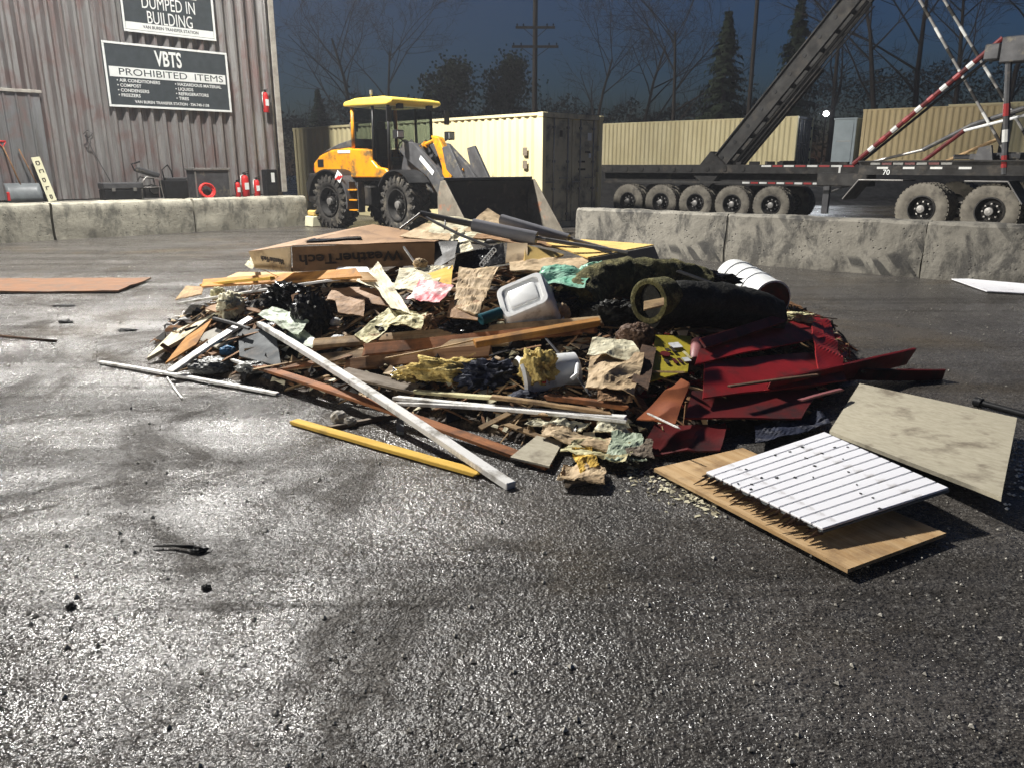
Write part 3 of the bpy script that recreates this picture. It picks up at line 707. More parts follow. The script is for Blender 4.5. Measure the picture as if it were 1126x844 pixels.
def conifer(seed, H, Wd, n):
    rnd = random.Random(seed); t = MB(); c = MB()
    t.tube([(0, 0, 0), (0, 0, H * 0.5), (0, 0, H)], [H * 0.018, H * 0.012, 0.02], 7)
    for i in range(n):
        f = rnd.random() ** 1.35; z = H * (0.1 + 0.88 * f); R_ = Wd / 2 * (1 - f) ** 0.8 * rnd.uniform(0.55, 1.12)
        a = rnd.uniform(0, 6.28); dr = Vector((math.cos(a), math.sin(a), 0))
        e = dr * R_ + Vector((0, 0, z - R_ * rnd.uniform(0.1, 0.4)))
        s_ = Vector((0, 0, z))
        for k in range(7):
            g = 0.2 + 0.8 * (k + rnd.random()) / 7; p = s_.lerp(e, g)
            sd = Vector((-dr.y, dr.x, 0)) * rnd.uniform(0.10, 0.32) * (1.15 - g * .5); dn = Vector((rnd.uniform(-.1, .1), rnd.uniform(-.1, .1), -rnd.uniform(0.1, 0.38)))
            b0 = len(c.v); c.v += [tuple(p - sd), tuple(p + sd), tuple(p + dn + dr * rnd.uniform(0, .2))]; c.f.append((b0, b0 + 1, b0 + 2))
    return t, c
def roundtree(seed, H, Wd, n):
    rnd = random.Random(seed); t = MB(); c = MB()
    t.tube([(0, 0, 0), (0.1, 0, H * 0.4), (0, 0.1, H * 0.85)], [H * 0.025, H * 0.017, 0.03], 7)
    cl_ = []
    for i in range(26):
        a = rnd.uniform(0, 6.28); zz = rnd.uniform(0.22, 0.97); rr = Wd / 2 * math.sqrt(max(0.04, 1 - ((zz - 0.42) / 0.58) ** 2)) * rnd.uniform(0.2, 0.85)
        p = Vector((math.cos(a) * rr, math.sin(a) * rr, zz * H)); cl_.append((p, Wd * rnd.uniform(0.10, 0.2)))
        t.tube([(0, 0, max(0.5, p.z - H * 0.22)), tuple(p)], [0.05, 0.015], 4, caps=False)
    for i in range(n):
        p, s_ = rnd.choice(cl_)
        q = p + Vector((rnd.gauss(0, 1), rnd.gauss(0, 1), rnd.gauss(0, .8))) * s_ * 0.7
        u_ = Vector((rnd.uniform(-1, 1), rnd.uniform(-1, 1), rnd.uniform(-1, 1))).normalized() * rnd.uniform(0.08, 0.2); w_ = u_.orthogonal().normalized() * 0.1
        b0 = len(c.v); c.v += [tuple(q - u_), tuple(q + w_), tuple(q + u_), tuple(q - w_)]; c.f.append((b0, b0 + 1, b0 + 2, b0 + 3))
    return t, c
protos = {}
def tree(kind, u, Y, vtop, label, wpx=None, z0=0.0):
    p = PY(u, 150, Y); Ht = PY(u, vtop, Y).z - z0
    seedk = kind
    if kind not in protos:
        if kind[0] == 'b': t, c = bare_tree(kind[1], 15.0); m = (M['bark'], M['twigs']); H0 = 15.0; W0 = 9.0
        elif kind[0] == 'c': t, c = conifer(kind[1], 12.0, 5.4, 620); m = (M['bark'], M['needles']); H0 = 12.0; W0 = 5.4
        else: t, c = roundtree(kind[1], 9.5, 5.0, 5200); m = (M['bark'], M['needles']); H0 = 9.5; W0 = 5.0
        protos[kind] = (t.mesh('trunk', m[0], True), c.mesh('crown', m[1]), H0, W0)
    tm, cm, H0, W0 = protos[kind]
    r = empty({'b': 'bare_tree', 'c': 'conifer_tree', 'r': 'evergreen_tree'}[kind[0]], (p.x, p.y, z0), random.uniform(0, 6.28), label, 'tree', 'dark trees behind the yard')
    s_ = Ht / H0; sw = s_ if not wpx else (wpx * Y / FPX) / W0
    r.scale = (sw, sw, s_)
    for nm_, me in (('trunk', tm), ('crown', cm)):
        o = bpy.data.objects.new(nm_, me); COL.objects.link(o); o.parent = r
B1, B2, B3, C1, C2, R1 = ('b', 1), ('b', 2), ('b', 3), ('c', 4), ('c', 5), ('r', 6)
tree(B1, 396, 66, 14, 'tall faint bare tree left of the loader cab')
tree(B2, 424, 70, 26, 'thinner bare tree right above the loader cab roof')
tree(R1, 497, 60, 66, 'round dark evergreen standing alone right of the loader cab', 74)
tree(R1, 560, 62, 60, 'dark evergreen left of the utility pole', 60)
tree(C2, 352, 58, 96, 'small dark conifer just right of the metal building', 60)
tree(B3, 652, 60, 40, 'bare tree right of the utility pole', None)
tree(B1, 700, 64, 20, 'bare tree above the grey container doors')
tree(B2, 742, 58, 6, 'bare tree at the left of the tall conifer')
tree(C1, 792, 54, 8, 'tall layered conifer left of the raised boom', 96)
tree(C2, 868, 60, -10, 'dark conifer half hidden behind the raised boom', 90)
tree(B3, 912, 60, -40, 'bare tree rising above the bright lamp')
tree(B1, 965, 56, -60, 'bare tree above the pale cabin', None, 1.5)
tree(B2, 1000, 62, -80, 'thick bare tree behind the crossed poles', None, 1.5)
tree(B3, 1048, 58, -50, 'bare tree behind the tan container', None, 1.5)
tree(B1, 1100, 60, -70, 'bare tree at the right edge behind the trailer post', None, 1.5)
tree(B2, 1150, 58, -40, 'bare tree whose branches reach in from the right edge', None, 1.5)
# far wood: one mass of twigs and brush
rnd = random.Random(3); c = MB()
for i in range(46000):
    x = rnd.uniform(-62, 88); y = rnd.uniform(72, 92)
    top = 6.6 + 2.2 * noise.noise(Vector((x * 0.11, 3, 0))) + max(0, (x - 8) * 0.10) + 2.0 * noise.noise(Vector((x * 0.5, 9, 0)))
    f = rnd.random(); z = top * (1 - f * f * 0.98) + rnd.uniform(-.3, .3)
    z = max(0.1, z)
    if rnd.random() < 0.15:
        d = Vector((rnd.uniform(-.5, .5), rnd.uniform(-.5, .5), rnd.uniform(0.8, 2.2))); w_ = Vector((0.018, 0.01, 0))
    else:
        d = Vector((rnd.uniform(-1, 1), rnd.uniform(-1, 1), rnd.uniform(-1, 1))) * 0.34; w_ = d.orthogonal().normalized() * 0.13
    p = Vector((x, y, z)); b0 = len(c.v); c.v += [tuple(p - w_), tuple(p + w_), tuple(p + d)]; c.f.append((b0, b0 + 1, b0 + 2))
o = c.build('woodland', M['leafmass'], recentre=False); tag(o, 'dark wood along the horizon behind the yard', 'woodland', kind='stuff')

# ================================================================== THINGS ON THE LEDGE
def ledge(u, yy=0.75): 
    p = BMI @ PL(u, 214, BM @ Vector((0, yy, 0)), bn); return BM @ Vector((p.x, yy, 0.772))
LR = BRZ + math.pi
def lthing(name, u, label, cat, yy=0.75, group=None, turn=0): return empty(name, ledge(u, yy), LR + turn, label, cat, group)
# broad shovel
r = lthing('snow_shovel', 25, 'broad dark shovel with a red grip leaning against grey sheets', 'shovel', 0.35)
b = MB(); vs = []; fs = []
for i in range(9):
    x = -0.36 + 0.09 * i; d_ = 0.05 * math.cos(i / 8 * math.pi - math.pi / 2)
    for j in range(5): vs.append((x, -0.22 + 0.045 * j - 0.07 * math.sin(j / 4 * 3.14) + d_ * .5, 0.01 + 0.105 * j))
for i in range(8):
    for j in range(4): fs.append((i*5+j, (i+1)*5+j, (i+1)*5+j+1, i*5+j+1))
b.add(vs, fs); o = b.build('blade', M['plast_g'], r, smooth=True); sm = o.modifiers.new('thick', 'SOLIDIFY'); sm.thickness = 0.012
MB().tube([(0.0, -0.06, 0.3), (-0.10, 0.12, 0.85), (-0.19, 0.22, 1.25)], 0.017, 8).build('shaft', M['lumber_br'], r, smooth=True)
b = MB(); b.tube([(-0.28, 0.22, 1.36), (-0.11, 0.24, 1.36)], 0.022, 8); b.tube([(-0.28, 0.22, 1.36), (-0.19, 0.22, 1.22), (-0.11, 0.24, 1.36)], 0.015, 6); b.build('grip', M['red'], r, smooth=True)
MB().box((-0.34, -0.2, 0.14), (0.06, 0.05, 0.2)).build('edge_patch', M['red'], r, bevel=0.01)
r = lthing('push_broom', 40, 'dark push broom with upturned bristles behind the shovel', 'broom', 0.22)
MB().tube([(0.12, -0.1, 0.1), (-0.2, 0.05, 1.2)], 0.013, 8).build('handle', M['lumber_br'], r, smooth=True)
MB().box((0.13, -0.12, 0.18), (0.5, 0.07, 0.06)).build('head', M['black'], r, bevel=0.01)
b = MB()
for k in range(60): 
    x = -0.11 + 0.48 * k / 59; b.tube([(x, -0.12 + random.uniform(-.02, .02), 0.15), (x + random.uniform(-.02, .02), -0.13 + random.uniform(-.05, .05), 0.005)], 0.005, 3, caps=False)
b.build('bristles', M['black'], r)
# ivory strip with black marks
r = lthing('marked_board', 57, 'narrow ivory board with black marks leaning on the wall', 'board', 0.42)
TB = Matrix.Rotation(R(-13), 4, 'X') @ Matrix.Rotation(R(-9), 4, 'Y')
MB().box((0, 0, 0.53), (0.19, 0.02, 1.05), TB).build('panel', M['plate'], r, bevel=0.004)
for k, (dx, s_) in enumerate(((0, .09), (0.01, .10), (-0.01, .07), (0.0, .08), (0.0, .06))):
    b = MB(); z = 0.95 - k * 0.2
    b.box((dx, -0.0125, z), (s_, 0.004, 0.022), TB); b.box((dx - s_ / 2 + .01, -0.0125, z - 0.04), (0.022, 0.004, 0.06), TB)
    if k != 3: b.box((dx + s_ / 2 - .01, -0.0125, z - 0.04), (0.022, 0.004, 0.06), TB)
    if k % 2 == 0: b.box((dx, -0.0125, z - 0.08), (s_ * .6, 0.004, 0.02), TB)
    b.build('mark', M['ink'], r)
# black long case
r = lthing('equipment_case', 134, 'long low black case lying left of the metal frame', 'case', 0.8)
MB().box((0, 0, 0.13), (0.92, 0.42, 0.26)).build('base', M['black'], r, bevel=0.02, seg=2)
MB().box((0, 0, 0.345), (0.94, 0.44, 0.16)).build('lid', M['mgrey'], r, bevel=0.03, seg=2)
for x in (-0.25, 0.25): MB().box((x, -0.225, 0.26), (0.08, 0.02, 0.08)).build('latch', M['steel'], r)
r = lthing('portable_engine', 165, 'small engine in a pale tube frame, between black cases', 'engine', 0.8)
b = MB()
for y in (-0.2, 0.2): b.tube([(-0.28, y, 0.02), (-0.24, y, 0.42), (-0.12, y, 0.55), (0.2, y, 0.5), (0.26, y, 0.02), (-0.28, y, 0.02)], 0.016, 6)
b.tube([(-0.24, -0.2, 0.3), (0.24, -0.2, 0.3)], 0.014, 6); b.build('frame', M['steel'], r, smooth=True)
b = MB(); b.box((0, 0, 0.2), (0.34, 0.3, 0.28)); b.lathe([(-.1, .12), (.1, .12)], 12, Matrix.Translation((0.05, -0.1, 0.25))); b.build('engine_block', M['blackmetal'], r, bevel=0.01)
MB().box((0.0, 0, 0.66), (0.5, 0.34, 0.12), None, 0, 0, R(18)).build('fuel_tank', M['mgrey'], r, bevel=0.03, seg=2)
MB().tube([(-0.3, 0.0, 0.7), (-0.36, 0, 0.86), (-0.15, 0, 0.92)], 0.02, 6).build('handle', M['black'], r, smooth=True)
r = lthing('tool_case', 192, 'black boxy tool case with looped cable left of the grey bin', 'case', 0.8)
MB().box((0, 0, 0.24), (0.6, 0.4, 0.46)).build('body', M['black'], r, bevel=0.03, seg=2)
MB().box((0.05, 0, 0.5), (0.5, 0.34, 0.06)).build('lid', M['mgrey'], r, bevel=0.01)
b = MB(); b.tube([(-0.25, -0.1, 0.46), (-0.3, -0.12, 0.72), (-0.14, -0.1, 0.84), (-0.02, 0, 0.7), (0.0, 0, 0.5)], 0.018, 6); b.build('cable', M['rubber'], r, smooth=True)
r = lthing('steel_bin', 231, 'dark grey open bin with a pale rim, behind the red hose coil', 'bin', 0.72)
b = MB()
for s_ in (-1, 1):
    b.box((s_ * 0.46, 0, 0.37), (0.02, 0.5, 0.72)); b.box((0, s_ * 0.25, 0.37), (0.90, 0.02, 0.72))
b.box((0, 0, 0.02), (0.9, 0.48, 0.02)); b.build('tub', M['mgrey'], r)
b = MB()
for s_ in (-1, 1): b.box((s_ * 0.475, 0, 0.735), (0.05, 0.58, 0.06)); b.box((0, s_ * 0.265, 0.735), (0.90, 0.05, 0.06))
b.build('rim', M['steel'], r, bevel=0.008)
for x in (-0.46, 0.46): MB().box((x, -0.264, 0.36), (0.04, 0.012, 0.66)).build('edge_strip', M['steel'], r)
r = lthing('hose_coil', 228, 'bright red coiled hose propped against the grey bin', 'hose', 1.12)
b = MB()
for k in range(4):
    rr = 0.15 + 0.03 * (k % 2); pts = []
    for q in range(25):
        a = 2 * math.pi * q / 24; pts.append((math.cos(a) * rr * 1.08, -0.03 * k + 0.15 * 0.25 + (math.sin(a)) * 0.04, 0.19 + math.sin(a) * rr))
    b.tube(pts, 0.024, 7, caps=False)
b.build('coil', M['hose'], r, smooth=True)
def extinguisher(u, h, rad, label, yy, loc=None):
    r = empty('fire_extinguisher', loc if loc else ledge(u, yy), LR, label, 'extinguisher', 'red fire extinguishers')
    b = MB(); TR = Matrix.Rotation(R(90), 4, 'X')
    b.lathe([(0, rad * .9), (0.015, rad), (h * .68, rad), (h * .76, rad * .8), (h * .82, rad * .35)], 18, TR); b.build('cylinder', M['red'], r, smooth='auto')
    b = MB(); b.box((0, 0, h * .86), (rad * .7, rad * .6, h * .08)); b.box((rad * .3, 0, h * .93), (rad * 1.7, 0.02, 0.018), None, 0, 0, R(-14)); b.box((rad * .3, 0, h * .88), (rad * 1.5, 0.02, 0.014)); b.build('valve', M['black'], r)
    b = MB(); b.tube([(-rad * .2, 0, h * .84), (-rad * 1.1, -0.02, h * .8), (-rad * 1.3, -0.03, h * .5), (-rad * 1.1, -0.03, h * .18)], 0.013, 6); b.build('hose', M['white'] if rad > .08 else M['black'], r, smooth=True)
    MB().box((0, -rad * .97, h * .4), (rad * 1.1, 0.012, h * .26)).build('paper_label', M['sign_white'], r)
    return r
extinguisher(262, 0.48, 0.07, 'small red extinguisher leftmost of the three on the ledge', 0.9)
extinguisher(270.5, 0.70, 0.105, 'largest red extinguisher, in the middle of the three on the ledge', 0.8)
extinguisher(283, 0.55, 0.085, 'red extinguisher with white label, beside the black cabinet', 0.9)
wp = BM @ Vector((wl(292, 124).x, 0.20, wl(292, 124).z))
extinguisher(0, 0.66, 0.085, 'red extinguisher hung high on the wall near the building corner', 0, wp)
r = lthing('black_cabinet', 298, 'upright black cabinet with a white tag at the building corner', 'cabinet', 0.55)
MB().box((0, 0, 0.36), (0.34, 0.3, 0.72)).build('body', M['black'], r, bevel=0.02)
MB().box((0.02, -0.155, 0.5), (0.1, 0.012, 0.26)).build('white_tag', M['sign_white'], r)
b = MB(); b.box((0, -0.157, 0.2), (0.26, 0.012, 0.2)); b.build('drawer_front', M['blackmetal'], r)
# cord on a hook
p = wl(92, 148); r = empty('hanging_cord', BM @ Vector((p.x, 0.09, p.z)), LR, 'dark cord hanging from a hook on the corrugated wall', 'cord')
b = MB(); b.tube([(-0.02, -0.05, 0.0), (0.1, -0.05, 0.1), (0.2, -0.06, 0.02), (0.1, -0.06, -0.08), (0.02, -0.05, -0.02), (0.2, -0.06, -0.5), (0.45, -0.08, -1.1), (0.6, -0.1, -1.42)], 0.009, 5); b.build('cord', M['tube_d'], r, smooth=True)
MB().box((0.08, -0.01, 0.06), (0.04, 0.1, 0.03)).build('hook', M['steel'], r)

# ================================================================== WHEEL LOADER
HD = R(-40)
hd = Vector((math.cos(HD), math.sin(HD), 0)); rt = Vector((hd.y, -hd.x, 0))
cpt = G(371, 250.5)
lroot = cpt - rt * 0.92
L = empty('wheel_loader', lroot, HD, 'yellow and grey wheel loader with its bucket down behind the rubbish pile', 'wheel loader')
PIV = 1.5; AXF = 1.5
FMx = Matrix.Translation((PIV, 0, 0)) @ Matrix.Rotation(R(-7), 4, 'Z')
def loader_wheel(cx, cy, M0, side):
    T = M0 @ Matrix.Translation((cx, cy, 0.69))
    b = MB(); w_ = 0.25
    b.lathe([(-w_ * .8, .36), (-w_, .44), (-w_ * 1.02, .55), (-w_ * .85, .645), (-w_ * .5, .665), (w_ * .5, .665), (w_ * .85, .645), (w_ * 1.02, .55), (w_, .44), (w_ * .8, .36)], 40, T, close=False)
    for k in range(22):
        a = 2 * math.pi * k / 22
        for s_ in (-1, 1):
            Q = T @ Matrix.Rotation(a + (0.14 if s_ > 0 else 0), 4, 'Y') @ Matrix.Translation((0, s_ * 0.135, 0.668)) @ Matrix.Rotation(s_ * R(32), 4, 'Z')
            b.box((0, 0, 0), (0.075, 0.25, 0.055), Q)
            Q = T @ Matrix.Rotation(a + (0.14 if s_ > 0 else 0) + s_ * .05, 4, 'Y') @ Matrix.Translation((0, s_ * 0.25, 0.59))
            b.box((0, 0, 0), (0.075, 0.035, 0.13), Q)
    wz = b.build('wheel', M['tyre'], L, smooth='auto')
    b = MB(); o_ = side * 1.0
    b.lathe([(side * .26, .38), (side * .26, .35), (side * .16, .33), (side * .10, .30), (side * .12, .14), (side * .20, .13), (side * .20, .02)], 28, T, close=False)
    b.build('rim', M['blackmetal'], wz, smooth='auto')
    b = MB(); 
    for k in range(10):
        a = 2 * math.pi * k / 10; b.box((0.2 * math.cos(a), side * 0.125, 0.2 * math.sin(a)), (0.035, 0.04, 0.035), T)
    b.lathe([(side * .17, .10), (side * .25, .09), (side * .26, .05)], 14, T); b.build('hub', M['steel'], wz)
I4 = Matrix.Identity(4)
for sd in (-1, 1): loader_wheel(0, sd * 0.9, I4, sd); loader_wheel(AXF, sd * 0.9, FMx, sd)
# rear frame and engine hood
b = MB(); b.box((0.15, 0, 0.85), (2.5, 0.8, 0.5)); b.box((0, 0, 0.69), (0.25, 1.5, 0.25)); b.build('rear_frame', M['blackmetal'], L, bevel=0.02)
b = MB(); b.prism([(-1.3, 0.62), (-0.85, 0.55), (-0.75, 1.35), (-1.2, 1.4), (-1.38, 1.1)], -0.85, 0.85); b.build('counterweight', M['blackmetal'], L, bevel=0.03, seg=2)
b = MB(); b.prism([(-1.28, 1.36), (0.55, 1.30), (0.58, 2.02), (0.2, 2.05), (-0.5, 2.0), (-1.0, 1.86), (-1.3, 1.66)], -0.62, 0.62); b.build('engine_hood', M['yellow'], L, bevel=0.06, seg=3)
b = MB(); b.prism([(-1.02, 1.90), (-0.7, 2.02), (-0.2, 2.16), (0.45, 2.28), (0.5, 2.06), (-0.5, 2.0)], -0.56, 0.56); b.build('hood_top', M['mgrey'], L, bevel=0.04, seg=2)
for sd in (-1, 1):
    MB().box((-0.95, sd * 0.625, 1.66), (0.26, 0.02, 0.2)).build('hood_vent', M['black'], L, bevel=0.01)
    MB().box((0.1, sd * 0.625, 1.95), (0.55, 0.012, 0.07)).build('hood_strip', M['sign_white'], L)
    MB().box((-1.31, sd * 0.5, 1.5), (0.04, 0.16, 0.1)).build('tail_light', M['red'], L)
b = MB(); b.tube([(0.32, 0.3, 2.2), (0.32, 0.3, 2.62), (0.22, 0.3, 2.78)], 0.075, 10); b.build('exhaust', M['black'], L, smooth='auto')
b = MB(); b.tube([(0.15, -0.3, 2.15), (0.15, -0.3, 2.5)], 0.05, 10); b.lathe([(-.12, .1), (.1, .12), (.12, .05)], 12, Matrix.Translation((0.15, -0.3, 2.58)) @ Matrix.Rotation(R(90), 4, 'X')); b.build('air_intake', M['steel'], L, smooth='auto')
def arch(x0, z0, r_, a0, a1, y0, y1, th, M0):
    b = MB(); n = 12; out = []; inn = []
    for k in range(n + 1):
        a = R(a0 + (a1 - a0) * k / n); out.append((x0 + math.cos(a) * (r_ + th), z0 + math.sin(a) * (r_ + th))); inn.append((x0 + math.cos(a) * r_, z0 + math.sin(a) * r_))
    vs = [(x, y0, z) for x, z in out] + [(x, y0, z) for x, z in inn] + [(x, y1, z) for x, z in out] + [(x, y1, z) for x, z in inn]; m = n + 1; fs = []
    for k in range(n):
        fs += [(k, k+1, m+k+1, m+k), (2*m+k, 3*m+k, 3*m+k+1, 2*m+k+1), (k, 2*m+k, 2*m+k+1, k+1), (m+k, m+k+1, 3*m+k+1, 3*m+k)]
    fs += [(0, m, 3*m, 2*m), (n, 2*m+n, 3*m+n, m+n)]
    b.add(vs, fs, M0); return b
for sd in (-1, 1):
    y0, y1 = (sd * 0.62, sd * 1.2) if sd > 0 else (sd * 1.2, sd * 0.62)
    arch(0, 0.69, 0.78, 55, 172, y0, y1, 0.04, I4).build('rear_fender', M['black'], L, smooth='auto')
    arch(0, 0.69, 0.79, -12, 52, y0, y1, 0.05, I4).build('mudguard', M['mgrey'], L, smooth='auto')
    arch(AXF, 0.69, 0.78, 40, 150, y0, y1, 0.035, FMx).build('front_fender', M['black'], L, smooth='auto')
# striped warning plate on the mudguard
MB().box((0.56, -1.21, 1.32), (0.24, 0.012, 0.22), None, 0, 0, R(35)).build('warning_plate', M['sign_white'], L)
for k in range(3): MB().box((0.50 + 0.07 * k, -1.219, 1.30 + 0.0 * k), (0.028, 0.008, 0.2), None, 0, 0, R(60)).build('warning_stripe', M['red'], L)
# steps
b = MB()
for x in (0.80, 1.15): b.box((x, -1.0, 0.82), (0.03, 0.2, 0.75))
b.build('ladder_side', M['mgrey'], L)
for z in (0.5, 0.75, 1.0): MB().box((0.975, -1.02, z), (0.34, 0.24, 0.03)).build('step', M['yellow'], L)
MB().box((1.0, -0.72, 0.85), (0.75, 0.35, 0.5)).build('fuel_tank', M['blackmetal'], L, bevel=0.04)
# cab
cx0, cx1, cw = 0.58, 2.05, 0.74
b = MB(); b.prism([(cx0, 1.30), (cx1 - 0.1, 1.30), (cx1 + 0.02, 1.42), (cx1 - 0.12, 1.52), (cx1 - 0.42, 1.56), (cx1 - 0.62, 1.72), (cx1 - 0.72, 1.98), (cx0, 2.02)], -cw - 0.1, -cw + 0.06); b.build('cab_side_panel', M['yellow'], L, bevel=0.035, seg=3)
b = MB(); b.prism([(cx0, 1.30), (cx1 - 0.1, 1.30), (cx1 + 0.02, 1.42), (cx1 - 0.12, 1.52), (cx1 - 0.42, 1.56), (cx1 - 0.62, 1.72), (cx1 - 0.72, 1.98), (cx0, 2.02)], cw - 0.06, cw + 0.1); b.build('cab_side_panel', M['yellow'], L, bevel=0.035, seg=3)
MB().box(((cx0 + cx1) / 2, 0, 1.27), (cx1 - cx0, 1.5, 0.1)).build('cab_floor', M['blackmetal'], L)
MB().box((cx0 + 0.06, 0, 1.66), (0.1, 1.36, 0.7)).build('cab_rear_wall', M['yellow'], L)
zt = 3.02
for x, y, mt in ((cx0 + 0.05, -cw, 'yellow'), (cx0 + 0.05, cw, 'yellow'), (cx1 - 0.06, -cw, 'black'), (cx1 - 0.06, cw, 'black'), ((cx0 + cx1) / 2 + .1, -cw, 'black'), ((cx0 + cx1) / 2 + .1, cw, 'black')):
    zb = 2.0 if x < cx1 - 0.3 else 1.45
    if abs(x - ((cx0 + cx1) / 2 + .1)) < .01: zb = 1.74
    MB().tube([(x, y, zb), (x, y * 0.97, zt)], 0.038 if mt == 'black' else 0.05, 8).build('pillar', M[mt], L, smooth=True)
b = MB(); b.prism([(cx0 - 0.18, zt + 0.02), (cx0 - 0.14, zt + 0.13), (cx0 + 0.3, zt + 0.2), (cx1 - 0.1, zt + 0.2), (cx1 + 0.22, zt + 0.14), (cx1 + 0.22, zt + 0.05), (cx1, zt)], -cw - 0.1, cw + 0.1); rf = b.build('cab_roof', M['roofyellow'], L, bevel=0.04, seg=2)
b = MB(); b.tube([(cx0 + 0.55, -0.5, zt + 0.2), (cx0 + 0.55, -0.5, zt + 0.30)], 0.02, 8); b.lathe([(0, .04), (.1, .04), (.12, .02)], 10, Matrix.Translation((cx0 + .55, -.5, zt + .40)) @ Matrix.Rotation(R(-90), 4, 'X')); b.build('beacon', M['steel'], rf)
for y in (-cw, cw):
    MB().box(((cx0 + cx1) / 2 - .3, y, 2.52), (0.62, 0.012, 0.96)).build('side_window', M['glass'], L)
    MB().box((cx1 - .36, y, 2.3), (0.56, 0.012, 1.36)).build('door_window', M['glass'], L)
MB().box((cx1 - 0.03, 0, 2.3), (0.012, 1.4, 1.4)).build('windscreen', M['glass'], L)
MB().box((cx0 + 0.02, 0, 2.52), (0.012, 1.36, 0.96)).build('rear_window', M['glass'], L)
b = MB(); b.box((1.15, 0, 1.75), (0.5, 0.5, 0.14)); b.box((0.93, 0, 2.15), (0.13, 0.48, 0.75), None, 0, 0, R(-8)); b.box((0.88, 0, 2.6), (0.1, 0.26, 0.2)); b.box((1.15, 0, 1.5), (0.3, 0.3, 0.4)); b.build('seat', M['black'], L, bevel=0.04, seg=2)
b = MB(); b.tube([(1.85, 0, 1.35), (1.72, 0, 2.0)], 0.05, 8); pts = [(1.72 + 0.06 * math.sin(a), 0.2 * math.cos(a), 2.03 + 0.19 * math.sin(a)) for a in [2 * math.pi * k / 20 for k in range(21)]]; b.tube(pts, 0.016, 6, caps=False); b.tube([(1.72, -.2, 2.03), (1.72, .2, 2.03)], 0.012, 6); b.build('steering_wheel', M['black'], L, smooth='auto')
MB().box((1.9, 0, 1.55), (0.16, 1.2, 0.3)).build('dashboard', M['black'], L, bevel=0.03)
for y in (-1, 1):
    b = MB(); b.tube([(cx1 - .05, y * cw, 2.95), (cx1 + 0.25, y * (cw + .22), 2.92)], 0.015, 6); b.box((cx1 + 0.26, y * (cw + .24), 2.78), (0.05, 0.16, 0.34)); b.build('mirror', M['black'], L, bevel=0.01)
    b = MB(); b.box((cx1 + .12, y * .5, zt - 0.02), (0.1, 0.16, 0.12)); b.build('work_light', M['black'], L)
# front frame, arms, hydraulics, bucket
b = MB(); b.box((0.9, 0, 0.85), (2.0, 0.55, 0.5), FMx); b.box((AXF, 0, 0.69), (0.25, 1.5, 0.25), FMx)
b.prism([(0.5, 1.0), (1.9, 0.95), (1.7, 1.5), (1.25, 2.12), (0.85, 2.12), (0.6, 1.5)], -0.36, -0.26, FMx); b.prism([(0.5, 1.0), (1.9, 0.95), (1.7, 1.5), (1.25, 2.12), (0.85, 2.12), (0.6, 1.5)], 0.26, 0.36, FMx)
b.build('front_frame', M['mgrey'], L, bevel=0.015)
for sd in (-1, 1):
    b = MB(); y = sd * 0.52
    b.prism([(0.85, 1.95), (1.05, 2.18), (1.45, 2.12), (2.3, 1.55), (2.95, 0.85), (3.2, 0.62), (3.1, 0.38), (2.9, 0.36), (2.55, 0.75), (2.0, 1.32), (1.2, 1.72)], y - 0.06, y + 0.06, FMx); ar = b.build('lift_arm', M['mgrey'], L, bevel=0.02, seg=2)
    MB().box((1.98, y + sd * 0.068, 1.60), (0.62, 0.008, 0.11), FMx, 0, 0, R(36)).build('name_strip', M['sign_white'], ar)
    b = MB(); b.tube([(0.7, sd * .4, 1.1), (1.6, sd * .42, 1.35)], 0.075, 10, M=FMx); b.tube([(1.6, sd * .42, 1.35), (2.1, sd * .45, 1.5)], 0.04, 8, M=FMx); b.build('lift_cylinder', M['yellow'], L, smooth='auto')
    b = MB(); b.box((1.15, sd * 0.78, 2.32), (0.16, 0.22, 0.2), FMx); b.tube([(1.1, sd * .4, 2.05), (1.12, sd * .76, 2.25)], 0.02, 6, M=FMx); h_ = b.build('headlight', M['black'], L, bevel=0.02)
    MB().box((1.237, sd * 0.78, 2.32), (0.012, 0.17, 0.14), FMx).build('lens', M['plast_w'], h_)
    b = MB(); b.tube([(0.3, sd * .25, 1.4), (0.55, sd * .3, 1.95), (0.9, sd * .22, 2.2), (1.2, sd * .2, 1.9)], 0.028, 6, M=FMx); b.tube([(0.35, sd * .15, 1.3), (0.7, sd * .14, 2.0), (1.1, sd * .12, 2.12), (1.5, sd * .1, 1.7)], 0.022, 6, M=FMx); b.build('hydraulic_hose', M['rubber'], L, smooth=True)
b = MB(); b.prism([(1.5, 2.3), (1.8, 2.25), (2.35, 1.45), (2.15, 1.05), (1.95, 1.15), (1.9, 1.6)], -0.09, 0.09, FMx); b.build('bell_crank', M['yellow'], L, bevel=0.02)
b = MB(); b.tube([(0.75, 0, 1.85), (1.2, 0, 2.1)], 0.09, 10, M=FMx); b.tube([(1.2, 0, 2.1), (1.6, 0, 2.2)], 0.05, 8, M=FMx); b.build('tilt_cylinder', M['yellow'], L, smooth='auto')
b = MB(); b.tube([(2.2, 0, 1.15), (3.05, 0, 0.95)], 0.06, 8, M=FMx); b.tube([(2.4, -.55, 0.98), (2.4, .55, 0.98)], 0.09, 10, M=FMx); b.build('tilt_link', M['mgrey'], L, smooth='auto')
b = MB(); b.prism([(2.35, 2.0), (2.62, 2.05), (3.15, 1.3), (3.25, 0.6), (3.1, 0.55), (2.95, 1.2), (2.5, 1.5)], -0.42, -0.33, FMx); b.prism([(2.35, 2.0), (2.62, 2.05), (3.15, 1.3), (3.25, 0.6), (3.1, 0.55), (2.95, 1.2), (2.5, 1.5)], 0.33, 0.42, FMx); b.build('coupler', M['mgrey'], L, bevel=0.015)
BKX = 3.5; BW = 1.34
